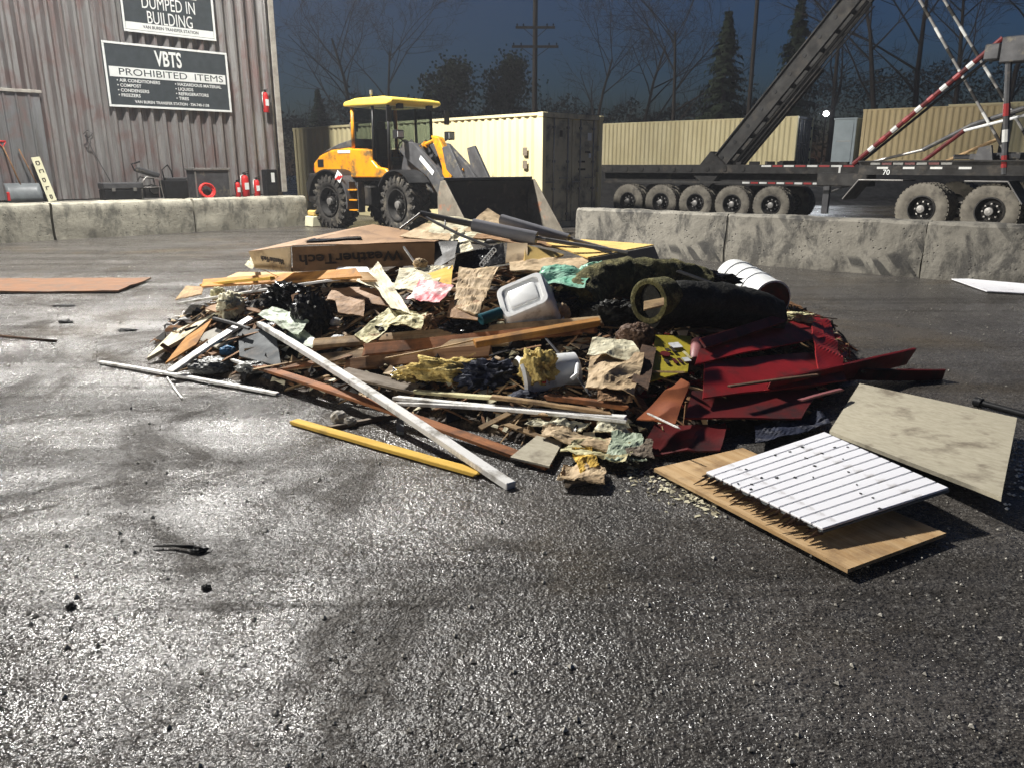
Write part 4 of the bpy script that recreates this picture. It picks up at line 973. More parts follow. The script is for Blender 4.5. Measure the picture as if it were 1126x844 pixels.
shell = [(0.0, 1.28), (-0.12, 0.95), (-0.12, 0.55), (0.02, 0.24), (0.3, 0.07), (1.2, 0.03)]
inner = [(1.2, 0.055), (0.32, 0.11), (0.06, 0.27), (-0.07, 0.56), (-0.07, 0.94), (0.05, 1.26)]
BT = FMx @ Matrix.Translation((BKX, 0, 0))
bk = MB().prism(shell + inner, -BW, BW, BT).build('bucket', M['bucket'], L, smooth='auto')
for sd in (-1, 1):
    pl_ = [(-0.01, 1.27), (-0.125, 0.95), (-0.125, 0.55), (0.02, 0.23), (0.3, 0.06), (1.18, 0.02), (1.02, 0.22), (0.42, 0.95), (0.14, 1.29)]
    MB().prism(pl_, sd * (BW + 0.002) - (0.03 if sd < 0 else 0), sd * (BW + 0.002) + (0.03 if sd > 0 else 0), BT).build('side_plate', M['bucketside'], bk, bevel=0.008)
MB().box((1.16, 0, 0.06), (0.22, 2 * BW + .1, 0.03), BT).build('cutting_edge', M['steel'], bk)
MB().box((0.03, 0, 1.31), (0.1, 2 * BW, 0.07), BT).build('spill_guard', M['mgrey'], bk, bevel=0.01)
for x, z in ((0.25, 0.85), (-.5, .7)): pass

# small yellow-white parking stop between block and loader
p = G(349, 249); r = empty('wheel_stop', p, R(45), 'worn yellow and white kerb stop between concrete block and loader wheel', 'kerb stop')
b = MB(); b.prism([(-0.28, 0), (0.28, 0), (0.24, 0.28), (-0.24, 0.28)], -0.2, 0.2); b.build('stop_block', M['plate'], r, bevel=0.02)
MB().box((0, 0, 0.36), (0.4, 0.3, 0.14)).build('stop_cap', M['foam'], r, bevel=0.03)

# ================================================================== TRAILERS
def truck_wheel(T, parent, r_=0.52, dual=True):
    b = MB()
    for off in ((0, 0.34) if dual else (0,)):
        T2 = T @ Matrix.Translation((0, off, 0))
        b.lathe([(-.10, .28), (-.13, .36), (-.135, r_ - .06), (-.11, r_ - .01), (-.06, r_), (.06, r_), (.11, r_ - .01), (.135, r_ - .06), (.13, .36), (.10, .28)], 32, T2, close=False)
        for k in range(36):
            for y in (-.075, .075): b.box((0, y, r_), (0.06, 0.06, 0.018), T2 @ Matrix.Rotation(2 * math.pi * k / 36, 4, 'Y'))
    w_ = b.build('wheel', M['tyre_grey'], parent, smooth='auto')
    b = MB(); b.lathe([(-.115, .285), (-.12, .26), (-.03, .24), (0.05, .20), (0.04, .10), (-0.10, .09), (-.12, .03)], 24, T, close=False); b.build('rim', M['blackmetal'], w_, smooth='auto')
    b = MB(); b.lathe([(-.16, .03), (-.15, .08), (-.05, .085)], 14, T)
    for k in range(8): b.box((0.15 * math.cos(k * .785), -0.0, 0.15 * math.sin(k * .785)), (0.03, 0.08, 0.03), T)
    b.build('hub', M['steel'], w_)
# left trailer with the raised boom: local x along it (to the right), local -y faces the yard
wa = PY(690, 215, 25.4); wb = PY(848, 215, 22.6)
dv = Vector((wb.x - wa.x, wb.y - wa.y, 0)); Lw = dv.length; ang = math.atan2(dv.y, dv.x)
TA = empty('tipping_trailer', (wa.x, wa.y, 0), ang, 'dark five-axle trailer with its long boom raised, behind the barrier', 'trailer')
TAM = Matrix.Translation((wa.x, wa.y, 0)) @ Matrix.Rotation(ang, 4, 'Z'); TAI = TAM.inverted(); tan_ = TAM.to_3x3() @ Vector((0, -1, 0))
def ta(u, v, y=0.0): return TAI @ PL(u, v, TAM @ Vector((0, y, 0)), tan_)
for k in range(5):
    x = Lw * k / 4
    truck_wheel(Matrix.Translation((x, 0.13, 0.51)), TA)
    truck_wheel(Matrix.Translation((x, 2.35, 0.51)) @ Matrix.Rotation(R(180), 4, 'Z'), TA)
    MB().tube([(x, 0.2, 0.51), (x, 2.3, 0.51)], 0.07, 8).build('axle', M['blackmetal'], TA)
xl = ta(668, 190).x - 0.4; xr = ta(944, 190).x
for y in (0.55, 1.9):
    b = MB(); b.box(((xl + xr) / 2, y, 1.22), (xr - xl, 0.1, 0.34)); b.box(((xl + xr) / 2, y, 1.05), (xr - xl, 0.2, 0.03)); b.box(((xl + xr) / 2, y, 1.40), (xr - xl, 0.2, 0.03)); b.build('chassis_beam', M['blackmetal'], TA)
for k in range(7):
    x = xl + 0.3 + (xr - xl - 0.6) * k / 6; MB().box((x, 1.22, 1.2), (0.1, 1.25, 0.2)).build('cross_member', M['blackmetal'], TA)
b = MB(); b.box(((xl + xr) / 2, 0.30, 1.50), (xr - xl, 0.12, 0.24)); 
for k in range(9):
    x = xl + 0.4 + k * 0.55; b.lathe([(-0.02, 0.07), (0.02, 0.07), (0.02, 0.03)], 10, Matrix.Translation((x, 0.235, 1.5)))
b.build('deck_rail', M['blackmetal'], TA)
MB().box(((xl + xr) / 2, 1.25, 1.60), (xr - xl, 1.9, 0.05)).build('deck', M['blackmetal'], TA)
b = MB(); b.box(((xl + xr) / 2 + .2, 0.12, 1.12), (xr - xl - 1.0, 0.05, 0.06)); b.build('side_rail', M['boomgrey'], TA)
def tape(parent, p0, p1, n, hgt, prob=1.0, mats=('tape_w', 'tape_r')):
    p0, p1 = Vector(p0), Vector(p1); d = p1 - p0; x = d.normalized()
    y = Vector((0, 1, 0)); z = x.cross(y).normalized()
    for k in range(n):
        c_ = p0 + d * ((k + 0.5) / n)
        MB().box((0, 0, 0), (d.length / n * 0.86, 0.008, hgt), basis(x, y, z, c_)).build('reflective_tape', M[mats[k % 2]], parent)
a0 = ta(815, 201, .05); a1 = ta(935, 199, .05)
tape(TA, (a0.x, 0.088, 1.12), (a1.x, 0.088, 1.12), 12, 0.05)
a0 = ta(836, 183, .2); a1 = ta(940, 183, .2); tape(TA, (a0.x, 0.234, 1.585), (a1.x, 0.234, 1.585), 8, 0.05)
# boom
BY = 0.9
q0 = ta(783, 196, BY); q1 = ta(942, 0, BY); bd = (q1 - q0); bd.y = 0; bl = bd.length; bx = bd.normalized(); bz = Vector((-bx.z, 0, bx.x))
BTM = basis(bx, Vector((0, 1, 0)), bz, (q0.x, BY, q0.z))
LB = bl * 1.28
ppm = 0.0265
b = MB()
for y in (-0.42, 0.42):
    b.box((LB / 2, y, 0.0), (LB, 0.03, 0.44), BTM); b.box((LB / 2, y, 0.22), (LB, 0.16, 0.03), BTM); b.box((LB / 2, y, -0.22), (LB, 0.16, 0.03), BTM)
bo = b.build('boom', M['boomgrey'], TA)
for k in range(13):
    x = 0.5 + k * (LB - .7) / 12
    MB().box((x, 0, -0.02), (0.1, 0.8, 0.24), BTM).build('cross_member', M['blackmetal'], bo)
    b = MB(); b.lathe([(-0.012, 0.055), (0.012, 0.055)], 12, BTM @ Matrix.Translation((x + .25, -0.44, 0.02))); b.build('hole_disc', M['black'], bo)  # darkness of open holes given as flat black discs
for z, rr in ((-0.36, 0.05), (-0.48, 0.03), (-0.58, 0.02)):
    MB().tube([(0.3, -0.3, z), (LB * 0.8, -0.3, z)], rr, 8, M=BTM).build('boom_pipe', M['blackmetal'], bo, smooth=True)
b = MB(); b.tube([(0.8, 0.1, -0.40), (LB * .55, 0.1, -0.42)], 0.12, 12, M=BTM); b.build('lift_cylinder', M['boomgrey'], TA, smooth='auto')
b = MB(); b.box((0.25, 0, 0.05), (0.9, 1.1, 0.7), BTM); b.build('boom_foot', M['blackmetal'], TA, bevel=0.03)
# clutter on the deck and gooseneck
for k in range(10):
    x = random.uniform(q0.x + 0.5, xr - 0.4); b = MB(); b.box((x, 0.3 + random.uniform(0, .5), 1.66), (random.uniform(.15, .5), random.uniform(.1, .3), random.uniform(.06, .16)), None, random.uniform(0, 1)); b.build('deck_fitting', M['blackmetal'], TA, bevel=0.01)
b = MB(); b.box((xr - 0.5, 0.3, 1.35), (0.12, 0.1, 0.5)); b.box((xr - 0.9, 0.5, 0.75), (0.16, 0.16, 0.9)); b.tube([(xr - 0.9, 0.5, 0.85), (xr - 0.1, 0.6, 1.2)], 0.03, 6); b.build('landing_leg', M['mgrey'], TA)
MB().box((xr - 0.55, 0.235, 1.36), (0.05, 0.012, 0.42)).build('post_tape', M['tape_w'], TA)

# right trailer with the tarp arms
wa = PY(1015, 210, 16.8); wb = PY(1091, 210, 15.85)
dv = Vector((wb.x - wa.x, wb.y - wa.y, 0)); Lw = dv.length; ang = math.atan2(dv.y, dv.x)
Z0 = 0.17
PADM = Matrix.Translation((wa.x, wa.y, 0)) @ Matrix.Rotation(ang, 4, 'Z')
o = MB().box((4.2, 1.4, Z0 / 2 - 0.004), (16, 4.6, Z0), PADM).build('hardstand', M['gravelpad']); tag(o, None, None, kind='structure')
TB_ = empty('tarp_trailer', (wa.x, wa.y, Z0), ang, 'dark trailer with crossed striped tarp poles at the right edge', 'trailer')
TBM = Matrix.Translation((wa.x, wa.y, Z0)) @ Matrix.Rotation(ang, 4, 'Z'); TBI = TBM.inverted(); tbn = TBM.to_3x3() @ Vector((0, -1, 0))
def tb(u, v, y=0.0): return TBI @ PL(u, v, TBM @ Vector((0, y, 0)), tbn)
for k in range(3):
    x = Lw * k
    truck_wheel(Matrix.Translation((x, 0.13, 0.535)), TB_, 0.535)
    truck_wheel(Matrix.Translation((x, 2.35, 0.535)) @ Matrix.Rotation(R(180), 4, 'Z'), TB_, 0.535)
    MB().tube([(x, 0.2, 0.53), (x, 2.3, 0.53)], 0.07, 8).build('axle', M['blackmetal'], TB_)
    e = tb(1015, 201).z; 
xl = tb(936, 186).x; xr = tb(1126, 186).x + 2.5
zt_ = tb(1000, 178).z; zd = tb(1000, 193).z
b = MB(); b.box(((xl + xr) / 2, 0.45, (zt_ + zd) / 2), (xr - xl, 0.12, zt_ - zd)); b.box(((xl + xr) / 2, 1.95, (zt_ + zd) / 2), (xr - xl, 0.12, zt_ - zd)); b.build('chassis_beam', M['blackmetal'], TB_)
MB().box(((xl + xr) / 2, 1.2, zt_ + 0.012), (xr - xl, 1.8, 0.03)).build('deck', M['blackmetal'], TB_)
for k in range(6):
    MB().box((xl + .4 + k * (xr - xl - .8) / 5, 1.2, zd + .1), (0.1, 1.4, 0.16)).build('cross_member', M['blackmetal'], TB_)
MB().box((xl - 0.5, 0.9, zd - 0.12), (1.2, 0.5, 0.3)).build('drawbar', M['blackmetal'], TB_, bevel=0.02)
# fenders: pale-edged angular mudguards
def fender(xa, xb, drop0, drop1):
    zt2 = 1.13; b = MB()
    pts = [(xa - 0.32, zt2 - 0.42), (xa, zt2), (xb, zt2), (xb + 0.3, zt2 - 0.42)]
    if not drop0: pts = pts[1:]
    if not drop1: pts = pts[:-1]
    P2 = pts + [(x, z - 0.03) for x, z in reversed(pts)]
    f = b.prism(P2, -0.06, 0.62).build('mudguard', M['mgrey'], TB_)
    b = MB()
    for i in range(len(pts) - 1): b.tube([(pts[i][0], -0.07, pts[i][1] - .01), (pts[i+1][0], -0.07, pts[i+1][1] - .01)], 0.014, 6)
    b.build('mudguard_edge', M['steel'], f)
fender(tb(946, 197).x, tb(1000, 197).x - .1, True, False); fender(tb(1062, 198).x, tb(1110, 198).x, False, True)
p = tb(966, 194.5); text('70', 0.16, M['sign_white'], Matrix.Translation((p.x, 0.38, zd + 0.05)) @ Matrix.Rotation(R(90), 4, 'X'), TB_, name='number')
a0 = tb(948, 182.5); a1 = tb(1040, 182.5); tape(TB_, (a0.x, 0.386, zt_ - 0.04), (a1.x, 0.386, zt_ - 0.04), 7, 0.045)
a0 = tb(955, 187); a1 = tb(1062, 187); tape(TB_, (a0.x, 0.386, zt_ - 0.13), (a1.x, 0.386, zt_ - 0.13), 7, 0.045, mats=('tape_w', 'blackmetal'))
def tpole(uv0, uv1, y0, y1, rad, name, mat, bands=0, bm=('tape_w', 'tape_r'), parent=TB_, f0=0.0, f1=1.0, wr=1.12):
    a, c_ = tb(*uv0, y0), tb(*uv1, y1)
    o_ = MB().tube([a, c_], rad, 8).build(name, M[mat], parent, smooth='auto')
    for k in range(bands):
        g = f0 + (f1 - f0) * (k + .5) / bands; hw = (f1 - f0) / bands * 0.24
        MB().tube([a.lerp(c_, g - hw), a.lerp(c_, g + hw)], rad * wr, 8).build('band', M[bm[k % len(bm)]], o_, smooth='auto')
    return o_
tpole((938, 181), (1103, 42), 0.5, 0.6, 0.055, 'tarp_arm', 'maroon', 9, ('tape_w', 'tape_r'), f0=0.1, f1=0.85)
tpole((944, 181), (1108, 48), 0.62, 0.72, 0.03, 'tarp_arm', 'blackmetal')
tpole((1118, 190), (1000, -20), 0.8, 0.8, 0.030, 'striped_pole', 'steel', 9, ('tape_w', 'blackmetal'))
tpole((1150, 185), (1026, -20), 1.0, 1.0, 0.030, 'striped_pole', 'steel', 9, ('tape_w', 'blackmetal'))
tpole((1104, 192), (1110, 48), 0.42, 0.42, 0.06, 'upright_post', 'mgrey', 3, ('tape_r', 'tape_w'), f0=0.0, f1=0.6)
tpole((952, 180), (1015, 165), 0.9, 0.9, 0.03, 'bent_arm', 'steel'); tpole((1015, 165), (1068, 138), 0.9, 0.9, 0.045, 'bent_arm', 'mgrey'); tpole((1068, 138), (1130, 118), 0.9, 0.9, 0.05, 'bent_arm', 'mgrey')
tpole((1012, 180), (1060, 144), 0.7, 0.7, 0.045, 'brace_arm', 'maroon'); tpole((1060, 144), (1135, 125), 0.7, 0.7, 0.03, 'brace_arm', 'plast_w')
tpole((1035, 180), (1100, 152), 1.1, 1.1, 0.035, 'brace_arm', 'lumber')
for (u, v, w_, h_) in ((1094, 58, 14, 16), (1118, 55, 24, 26)):
    a = tb(u - w_ / 2, v - h_ / 2, 0.5); c_ = tb(u + w_ / 2, v + h_ / 2, 0.5)
    MB().box(((a.x + c_.x) / 2, 0.5, (a.z + c_.z) / 2), (abs(c_.x - a.x), 0.4, abs(a.z - c_.z))).build('head_box', M['mgrey'], TB_, bevel=0.02)
for k in range(9):
    x = tb(random.uniform(1040, 1126), 176, .5).x; MB().box((x, 0.5 + random.uniform(0, .6), zt_ + 0.1), (random.uniform(.12, .4), .2, random.uniform(.08, .2)), None, random.uniform(0, 1)).build('deck_fitting', M['mgrey'], TB_, bevel=0.01)
b = MB(); q = tb(1075, 160, .6); b.prism([(q.x, zt_), (q.x + .35, zt_), (q.x + .28, q.z), (q.x + .05, q.z - .05)], 0.5, 0.6); b.build('bracket', M['mgrey'], TB_)

# ================================================================== THE RUBBISH PILE
import zlib
def hsh(s): return zlib.crc32((s or "x").encode())
PG = "pieces of the rubbish pile"
def zmin_ok(pts, clear):
    return all(p.z >= (mound(p.x, p.y) + clear if mound(p.x, p.y) > 0.01 else 0.004) for p in pts)
def lay(uvs, clear=0.03, fix=()):
    """pixels -> points on the heap: slid along their rays until the whole straight piece clears the heap"""
    base = [G(u, v, 0.015) if i in fix else PM(u, v, clear) for i, (u, v) in enumerate(uvs)]
    s = 1.0
    while s > 0.72:
        P = [p if i in fix else CAMP + (p - CAMP) * s for i, p in enumerate(base)]
        smp = []
        if len(P) == 2: smp = [P[0].lerp(P[1], k / 10) for k in range(11)]
        else:
            for a in range(6):
                for c_ in range(6):
                    x, y = a / 5, c_ / 5; smp.append(P[0].lerp(P[1], x).lerp(P[3].lerp(P[2], x), y))
        if zmin_ok(smp, clear * 0.6): return P
        s -= 0.004
    return P
def put(b, name, mat, Mx, label, cat='debris', smooth=False, bevel=0, seg=1, group=PG, parent=None):
    o = bpy.data.objects.new(name, b.mesh(name, mat, bool(smooth))); COL.objects.link(o); o.matrix_world = Mx
    if bevel: add_bevel(o, bevel, seg)
    if smooth == 'auto': auto_smooth(o)
    if label: tag(o, label, cat, group)
    return o
def plank_at(p0, p1, w, t, mat, name, label, cat='plank', roll=0.0, bow=0.0, jag=0.02, seed=None, top=None):
    rnd = random.Random(seed if seed is not None else hsh(label) % 9973)
    d = p1 - p0; Lg = d.length; x = d.normalized(); y = Vector((0, 0, 1)).cross(x).normalized(); z = x.cross(y)
    Rr = Matrix.Rotation(roll, 3, x); y = Rr @ y; z = Rr @ z
    n = 10; b = MB(); vs = []; fs = []; wrp = rnd.uniform(-.008, .012) * Lg; crk = rnd.uniform(-.006, .006) * Lg
    for i in range(n + 1):
        f = i / n; xx = Lg * f; zz = (bow + wrp) * 4 * f * (1 - f); yy = rnd.uniform(-1, 1) * w * 0.02 + crk * 4 * f * (1 - f)
        for (sy, sz) in ((-1, -1), (1, -1), (1, 1), (-1, 1)):
            jx = rnd.uniform(-jag, jag) if i in (0, n) else 0
            vs.append((xx + jx, yy + sy * w / 2, zz + sz * t / 2))
    for i in range(n):
        for k in range(4): fs.append((i*4+k, i*4+(k+1) % 4, (i+1)*4+(k+1) % 4, (i+1)*4+k))
    fs += [(3, 2, 1, 0), (n*4, n*4+1, n*4+2, n*4+3)]
    b.add(vs, fs)
    return put(b, name, mat, basis(x, y, z, p0), label, cat, bevel=min(w, t) * 0.12)
def plank(uv0, uv1, w, t, mat, name, label, cat='plank', clear=0.04, fix=(), roll=0.0, bow=0.0, jag=0.02):
    P = lay([uv0, uv1], clear, fix)
    return plank_at(P[0], P[1], w, t, M[mat], name, label, cat, roll, bow, jag)
def sheet_at(P, th, mat, name, label, cat='sheet', crumple=0.0, freq=3.0, n=12, torn=0.0, seed=None, bevel=0, curl=0.0, smooth=False):
    rnd = random.Random(seed if seed is not None else hsh(label) % 9973); so = Vector((rnd.uniform(0, 90), rnd.uniform(0, 90), rnd.uniform(0, 90)))
    c0 = sum(P, Vector()) / 4
    x = ((P[1] - P[0]) + (P[2] - P[3])).normalized(); yv = (P[3] - P[0]) + (P[2] - P[1]); z = x.cross(yv).normalized(); y = z.cross(x)
    if z.z < 0 and abs(z.z) > 0.2: z = -z; y = -y   # keep right-handed
    if x.cross(y).dot(z) < 0: y = -y
    Mx = basis(x, y, z, c0); Mi = Mx.inverted(); Q = [Mi @ p for p in P]
    stiff = mat in (M['redp'], M['maroon'], M['rust'], M['teal'])
    if crumple >= 0.012: n = max(n, 22)
    b = MB(); vs = []; fs = []; m = n + 1
    for side in (1, -1):
        for j in range(m):
            for i in range(m):
                fx, fy = i / n, j / n
                p = Q[0].lerp(Q[1], fx).lerp(Q[3].lerp(Q[2], fx), fy)
                off = 0
                if crumple:
                    nz = noise.noise(p * freq + so); n2 = noise.noise(p * freq * 2.7 + so)
                    off = crumple * ((1 - 2 * abs(nz)) * 1.0 + 0.45 * n2)
                    if crumple >= 0.012 and not stiff:
                        n3 = noise.noise(p * freq * 5.5 + so * 1.9); n4 = noise.noise(p * freq * 11 + so * .7)
                        off += min(crumple, 0.03) * (0.17 * (1 - 3 * abs(n3)) + 0.05 * (1 - 3 * abs(n4)))
                    p = p + Vector((noise.noise(p * freq + so * 1.3), noise.noise(p * freq + so * 1.7), 0)) * crumple * 0.6
                off += curl * ((2 * fx - 1) ** 2 + (2 * fy - 1) ** 2) * 0.5
                if torn and (i in (0, n) or j in (0, n)):
                    p = p.lerp(Vector((0, 0, p.z)), rnd.uniform(0, torn))
                vs.append((p.x, p.y, p.z + off + side * th / 2))
    k0 = m * m
    for j in range(n):
        for i in range(n):
            a = j * m + i; fs.append((a, a + 1, a + m + 1, a + m)); fs.append((k0 + a, k0 + a + m, k0 + a + m + 1, k0 + a + 1))
    for i in range(n):
        fs.append((i, k0 + i, k0 + i + 1, i + 1)); a = n * m + i; fs.append((a, a + 1, k0 + a + 1, k0 + a))
        a = i * m; fs.append((a, a + m, k0 + a + m, k0 + a)); a = i * m + n; fs.append((a, k0 + a, k0 + a + m, a + m))
    b.add(vs, fs)
    return put(b, name, mat, Mx, label, cat, bevel=bevel, smooth=smooth)
def sheet(uvs, th, mat, name, label, cat='sheet', clear=0.05, fix=(), **kw):
    return sheet_at(lay(uvs, clear, fix), th, M[mat], name, label, cat, **kw)
def lump(c, rad, mat, name, label, cat='debris', amp=0.25, freq=3.0, rot=(0, 0, 0), sub=4, soft=False, smooth=False, group=PG, ridged=True):
    """crumpled (faceted, creased) or soft (fibrous) body"""
    from mathutils import Euler
    rnd = random.Random(hsh(label or name)); bm = bmesh.new(); bmesh.ops.create_icosphere(bm, subdivisions=5 if soft or mat not in ('bag', 'navy', 'stone', 'rubber') else sub, radius=1.0)
    so = Vector((hsh(label or name) % 97, hsh(name) % 89, len(label or '')))
    for v_ in bm.verts:
        d = v_.co.normalized()
        if soft: k = 1 + amp * (noise.noise(d * freq * .6 + so) + 0.6 * noise.noise(d * freq * 1.5 + so) + 0.22 * noise.noise(d * freq * 3.6 + so) + 0.10 * noise.noise(d * freq * 8 + so))
        elif mat not in ('bag', 'navy', 'stone', 'rubber'):
            w = d + noise.noise_vector(d * 1.7 + so) * 0.35
            cr = lambda f_: min(1.0, abs(noise.noise(w * f_ + so)) * 4.5)
            k = 1 + amp * (0.7 * noise.noise(d * freq * .6 + so) + 0.55 * cr(freq * .8) + 0.35 * cr(freq * 1.9) + 0.14 * cr(freq * 4.2) - 0.6)
        else:
            n1 = noise.noise(d * freq * .7 + so); n2 = noise.noise(d * freq * 1.6 + so)
            k = 1 + amp * (0.8 * n1 + 0.8 * (abs(n2) * 2.2 - 0.5)) + rnd.uniform(-1, 1) * amp * (0.07 if sub >= 4 else 0.16)
        q = d * k; q.z = max(q.z, -0.75); v_.co = (q.x * rad[0], q.y * rad[1], q.z * rad[2])
    b = MB(); b.v = [tuple(v_.co) for v_ in bm.verts]; b.f = [tuple(x.index for x in f.verts) for f in bm.faces]; bm.free()
    Mx = Matrix.Translation(c) @ Euler(rot).to_matrix().to_4x4()
    return put(b, name, M[mat], Mx, label, cat, smooth=mat not in ('bag', 'navy', 'stone', 'rubber'), group=group)
def roll_of(pts, r_, mat, name, label, cat='roll', amp=0.1, n=28, m=40):
    pts = [Vector(p) for p in pts]; seg = []
    for k in range(m + 1):      # Catmull-like lerp through points
        f = k / m * (len(pts) - 1); i = min(int(f), len(pts) - 2); g = f - i
        p0, p1, p2, p3 = pts[max(i-1, 0)], pts[i], pts[i+1], pts[min(i+2, len(pts)-1)]
        seg.append(0.5 * ((2 * p1) + (p2 - p0) * g + (2*p0 - 5*p1 + 4*p2 - p3) * g * g + (3*p1 - p0 - 3*p2 + p3) * g ** 3))
    b = MB(); b.tube(seg, r_, n); c0 = seg[m // 2]; so = hsh(label) % 61
    vs = []
    for q, v_ in enumerate(b.v):
        p = Vector(v_); i = min(q // n, m); ax = seg[i]; d = (p - ax)
        if d.length > 1e-5: p = ax + d * (1 + amp * (1 - 2 * abs(noise.noise(p * 5 + Vector((so, 0, 0))))) + amp * .5 * noise.noise(p * 17))
        vs.append(tuple(p - c0))
    b.v = vs
    return put(b, name, M[mat], Matrix.Translation(c0), label, cat, smooth='auto')

# ---- the heap itself: sodden fine rubbish
b = MB(); vs = []; fs = []; nx, ny = 150, 120
for j in range(ny + 1):
    for i in range(nx + 1):
        x = -3.7 + 7.1 * i / nx; y = 3.6 + 6.0 * j / ny
        h_ = mound(x, y)
        if h_ > 0:
            p = Vector((x, y, 0)); h_ *= 0.93 + 0.10 * noise.noise(p * 1.3)
            h_ += (0.11 * (0.3 - abs(noise.noise(p * 2.9))) + 0.07 * noise.noise(p * 8) + 0.03 * noise.noise(p * 21)) * min(1, h_ * 5)
        vs.append((x, y, max(h_, 0) - 0.02 if mound(x, y) <= 0 else max(0.0, h_) - 0.012))
for j in range(ny):
    for i in range(nx):
        a = j * (nx + 1) + i; q = [a, a + 1, a + nx + 2, a + nx + 1]
        if any(mound(vs[k][0], vs[k][1]) > 0 for k in q): fs.append(tuple(q))
b.add(vs, fs); o = b.build('rubbish_heap', M['core'], recentre=False); tag(o, 'dark sodden fine rubbish filling the heap between the boards', 'rubbish', kind='stuff')

# ---- loose scraps over the heap (nobody could count them)
def scraps(name, label, mat, n, size, seed, region, flat=True, lift=0.03):
    rnd = random.Random(seed); b = MB()
    for i in range(n):
        for _ in range(30):
            x, y = region(rnd); h_ = mound(x, y)
            if h_ > 0.02: break
        L_, w_, t_ = size(rnd)
        nrm = Vector((-(mound(x + .05, y) - mound(x - .05, y)) / .1, -(mound(x, y + .05) - mound(x, y - .05)) / .1, 1)).normalized()
        ax = Vector((math.cos(rnd.gauss(0, .9)), math.sin(rnd.gauss(0, .9)), 0)); ax = (ax - nrm * ax.dot(nrm) + nrm * rnd.gauss(0, .12)).normalized()
        ay = nrm.cross(ax).normalized(); ay.rotate(Matrix.Rotation(rnd.gauss(0, .28), 3, ax)); az = ax.cross(ay)
        c_ = Vector((x, y, h_ + lift * rnd.uniform(0.2, 1.4)))
        k = rnd.uniform(.5, 1)
        vs = [(-L_/2, -w_/2, -t_/2), (L_/2, -w_/2*k, -t_/2), (L_/2*rnd.uniform(.7, 1), w_/2, -t_/2), (-L_/2*k, w_/2, -t_/2)]
        vs += [(p[0], p[1], t_/2) for p in vs]
        if not flat:
            q = rnd.uniform(-.4, .4) * w_; vs = [(p[0], p[1], p[2] + (q if i_ % 4 in (0, 2) else -q)) for i_, p in enumerate(vs)]
        b.add(vs, [(0, 3, 2, 1), (4, 5, 6, 7), (0, 1, 5, 4), (1, 2, 6, 5), (2, 3, 7, 6), (3, 0, 4, 7)], basis(ax, ay, az, c_))
    o = b.build(name, M[mat], recentre=False); tag(o, label, 'scraps', kind='stuff')
anyw = lambda r: (r.uniform(-3.2, 2.9), r.uniform(4.0, 8.6))
frontc = lambda r: (r.uniform(-1.9, 1.0), r.uniform(4.0, 6.2))
left_ = lambda r: (r.uniform(-3.2, -0.6), r.uniform(4.6, 7.6))
scraps('wood_splinters', 'loose wood splinters and lath scraps strewn over the heap', 'lumber', 700, lambda r: (r.uniform(.05, .38), r.uniform(.006, .025), r.uniform(.004, .014)), 1, anyw)
scraps('dark_splinters', 'dark wet splinters strewn over the heap', 'lumber_br', 800, lambda r: (r.uniform(.04, .3), r.uniform(.006, .04), r.uniform(.004, .014)), 2, anyw)
scraps('lath_tangle', 'tangle of thin long laths and trim lying through the heap', 'lumber', 110, lambda r: (r.uniform(.3, .95), r.uniform(.012, .045), r.uniform(.006, .016)), 11, anyw, True, 0.06)
scraps('dark_lath_tangle', 'tangle of dark stained laths lying through the heap', 'lumber_br', 90, lambda r: (r.uniform(.3, .9), r.uniform(.02, .07), r.uniform(.006, .02)), 12, anyw, True, 0.05)
scraps('paper_flakes', 'pale torn paper and plaster flakes over the heap', 'paper', 260, lambda r: (r.uniform(.02, .10), r.uniform(.02, .06), .003), 3, frontc, False)
scraps('grey_flakes', 'grey and white flakes of torn film on the left of the heap', 'greybag', 150, lambda r: (r.uniform(.03, .14), r.uniform(.02, .08), .003), 4, left_, False)
scraps('card_flakes', 'torn brown cardboard scraps over the heap', 'card_l', 260, lambda r: (r.uniform(.03, .14), r.uniform(.03, .10), .004), 5, anyw, False)
scraps('black_flakes', 'torn black film and rubber scraps over the heap', 'bag', 420, lambda r: (r.uniform(.04, .2), r.uniform(.03, .12), .004), 6, anyw, False)
redz = lambda r: (r.uniform(0.8, 2.9), r.uniform(4.4, 6.6))
scraps('red_flakes', 'dark red plastic shards at the right of the heap', 'redp', 120, lambda r: (r.uniform(.04, .24), r.uniform(.02, .08), .004), 7, redz, False)
# ---- big flat carton with upside-down print
box_r = PY(321, 299, 7.0); 
A = PY(321, 271.5, 7.0); Bq = PY(478, 267, 7.15); Cq = PY(492, 263, 7.9); PK = PY(410, 247.5, 8.05); Dq = PY(274, 277, 7.35)
A2 = PY(322, 299, 7.0); B2_ = PY(478, 291, 7.15); D2 = PY(281, 295, 7.33)
carton = empty('cardboard_carton', (A2.x, A2.y, A2.z - 0.02), 0, 'long flat brown carton with upside-down dark print on top of the pile', 'box', PG)
CI = Matrix.Translation(carton.location).inverted()
def cp_(name, pts, th, mat, n=10, crumple=0.004):
    o = sheet_at([CI @ p for p in pts], th, M[mat], name, None, crumple=crumple, freq=2.5, n=n, seed=len(name)); o.parent = carton; return o
cp_('front_panel', [A2, B2_, Bq, A], 0.006, 'card')
cp_('end_panel', [D2, A2 + Vector((-0.01, 0, 0)), A + Vector((-0.012, 0, 0)), Dq], 0.006, 'card_l')  # lit end's brightness put into a paler card colour
cp_('top_panel', [A + Vector((0, 0.0, 0.006)), Bq + Vector((0, 0, 0.006)), Cq, PK], 0.006, 'card', 14, 0.008)
cp_('top_flap', [Dq, A + Vector((0, 0, 0.004)), PK + Vector((0, 0, 0.003)), PK.lerp(Dq, .5) + Vector((0, 0, 0.01))], 0.006, 'card', 10)
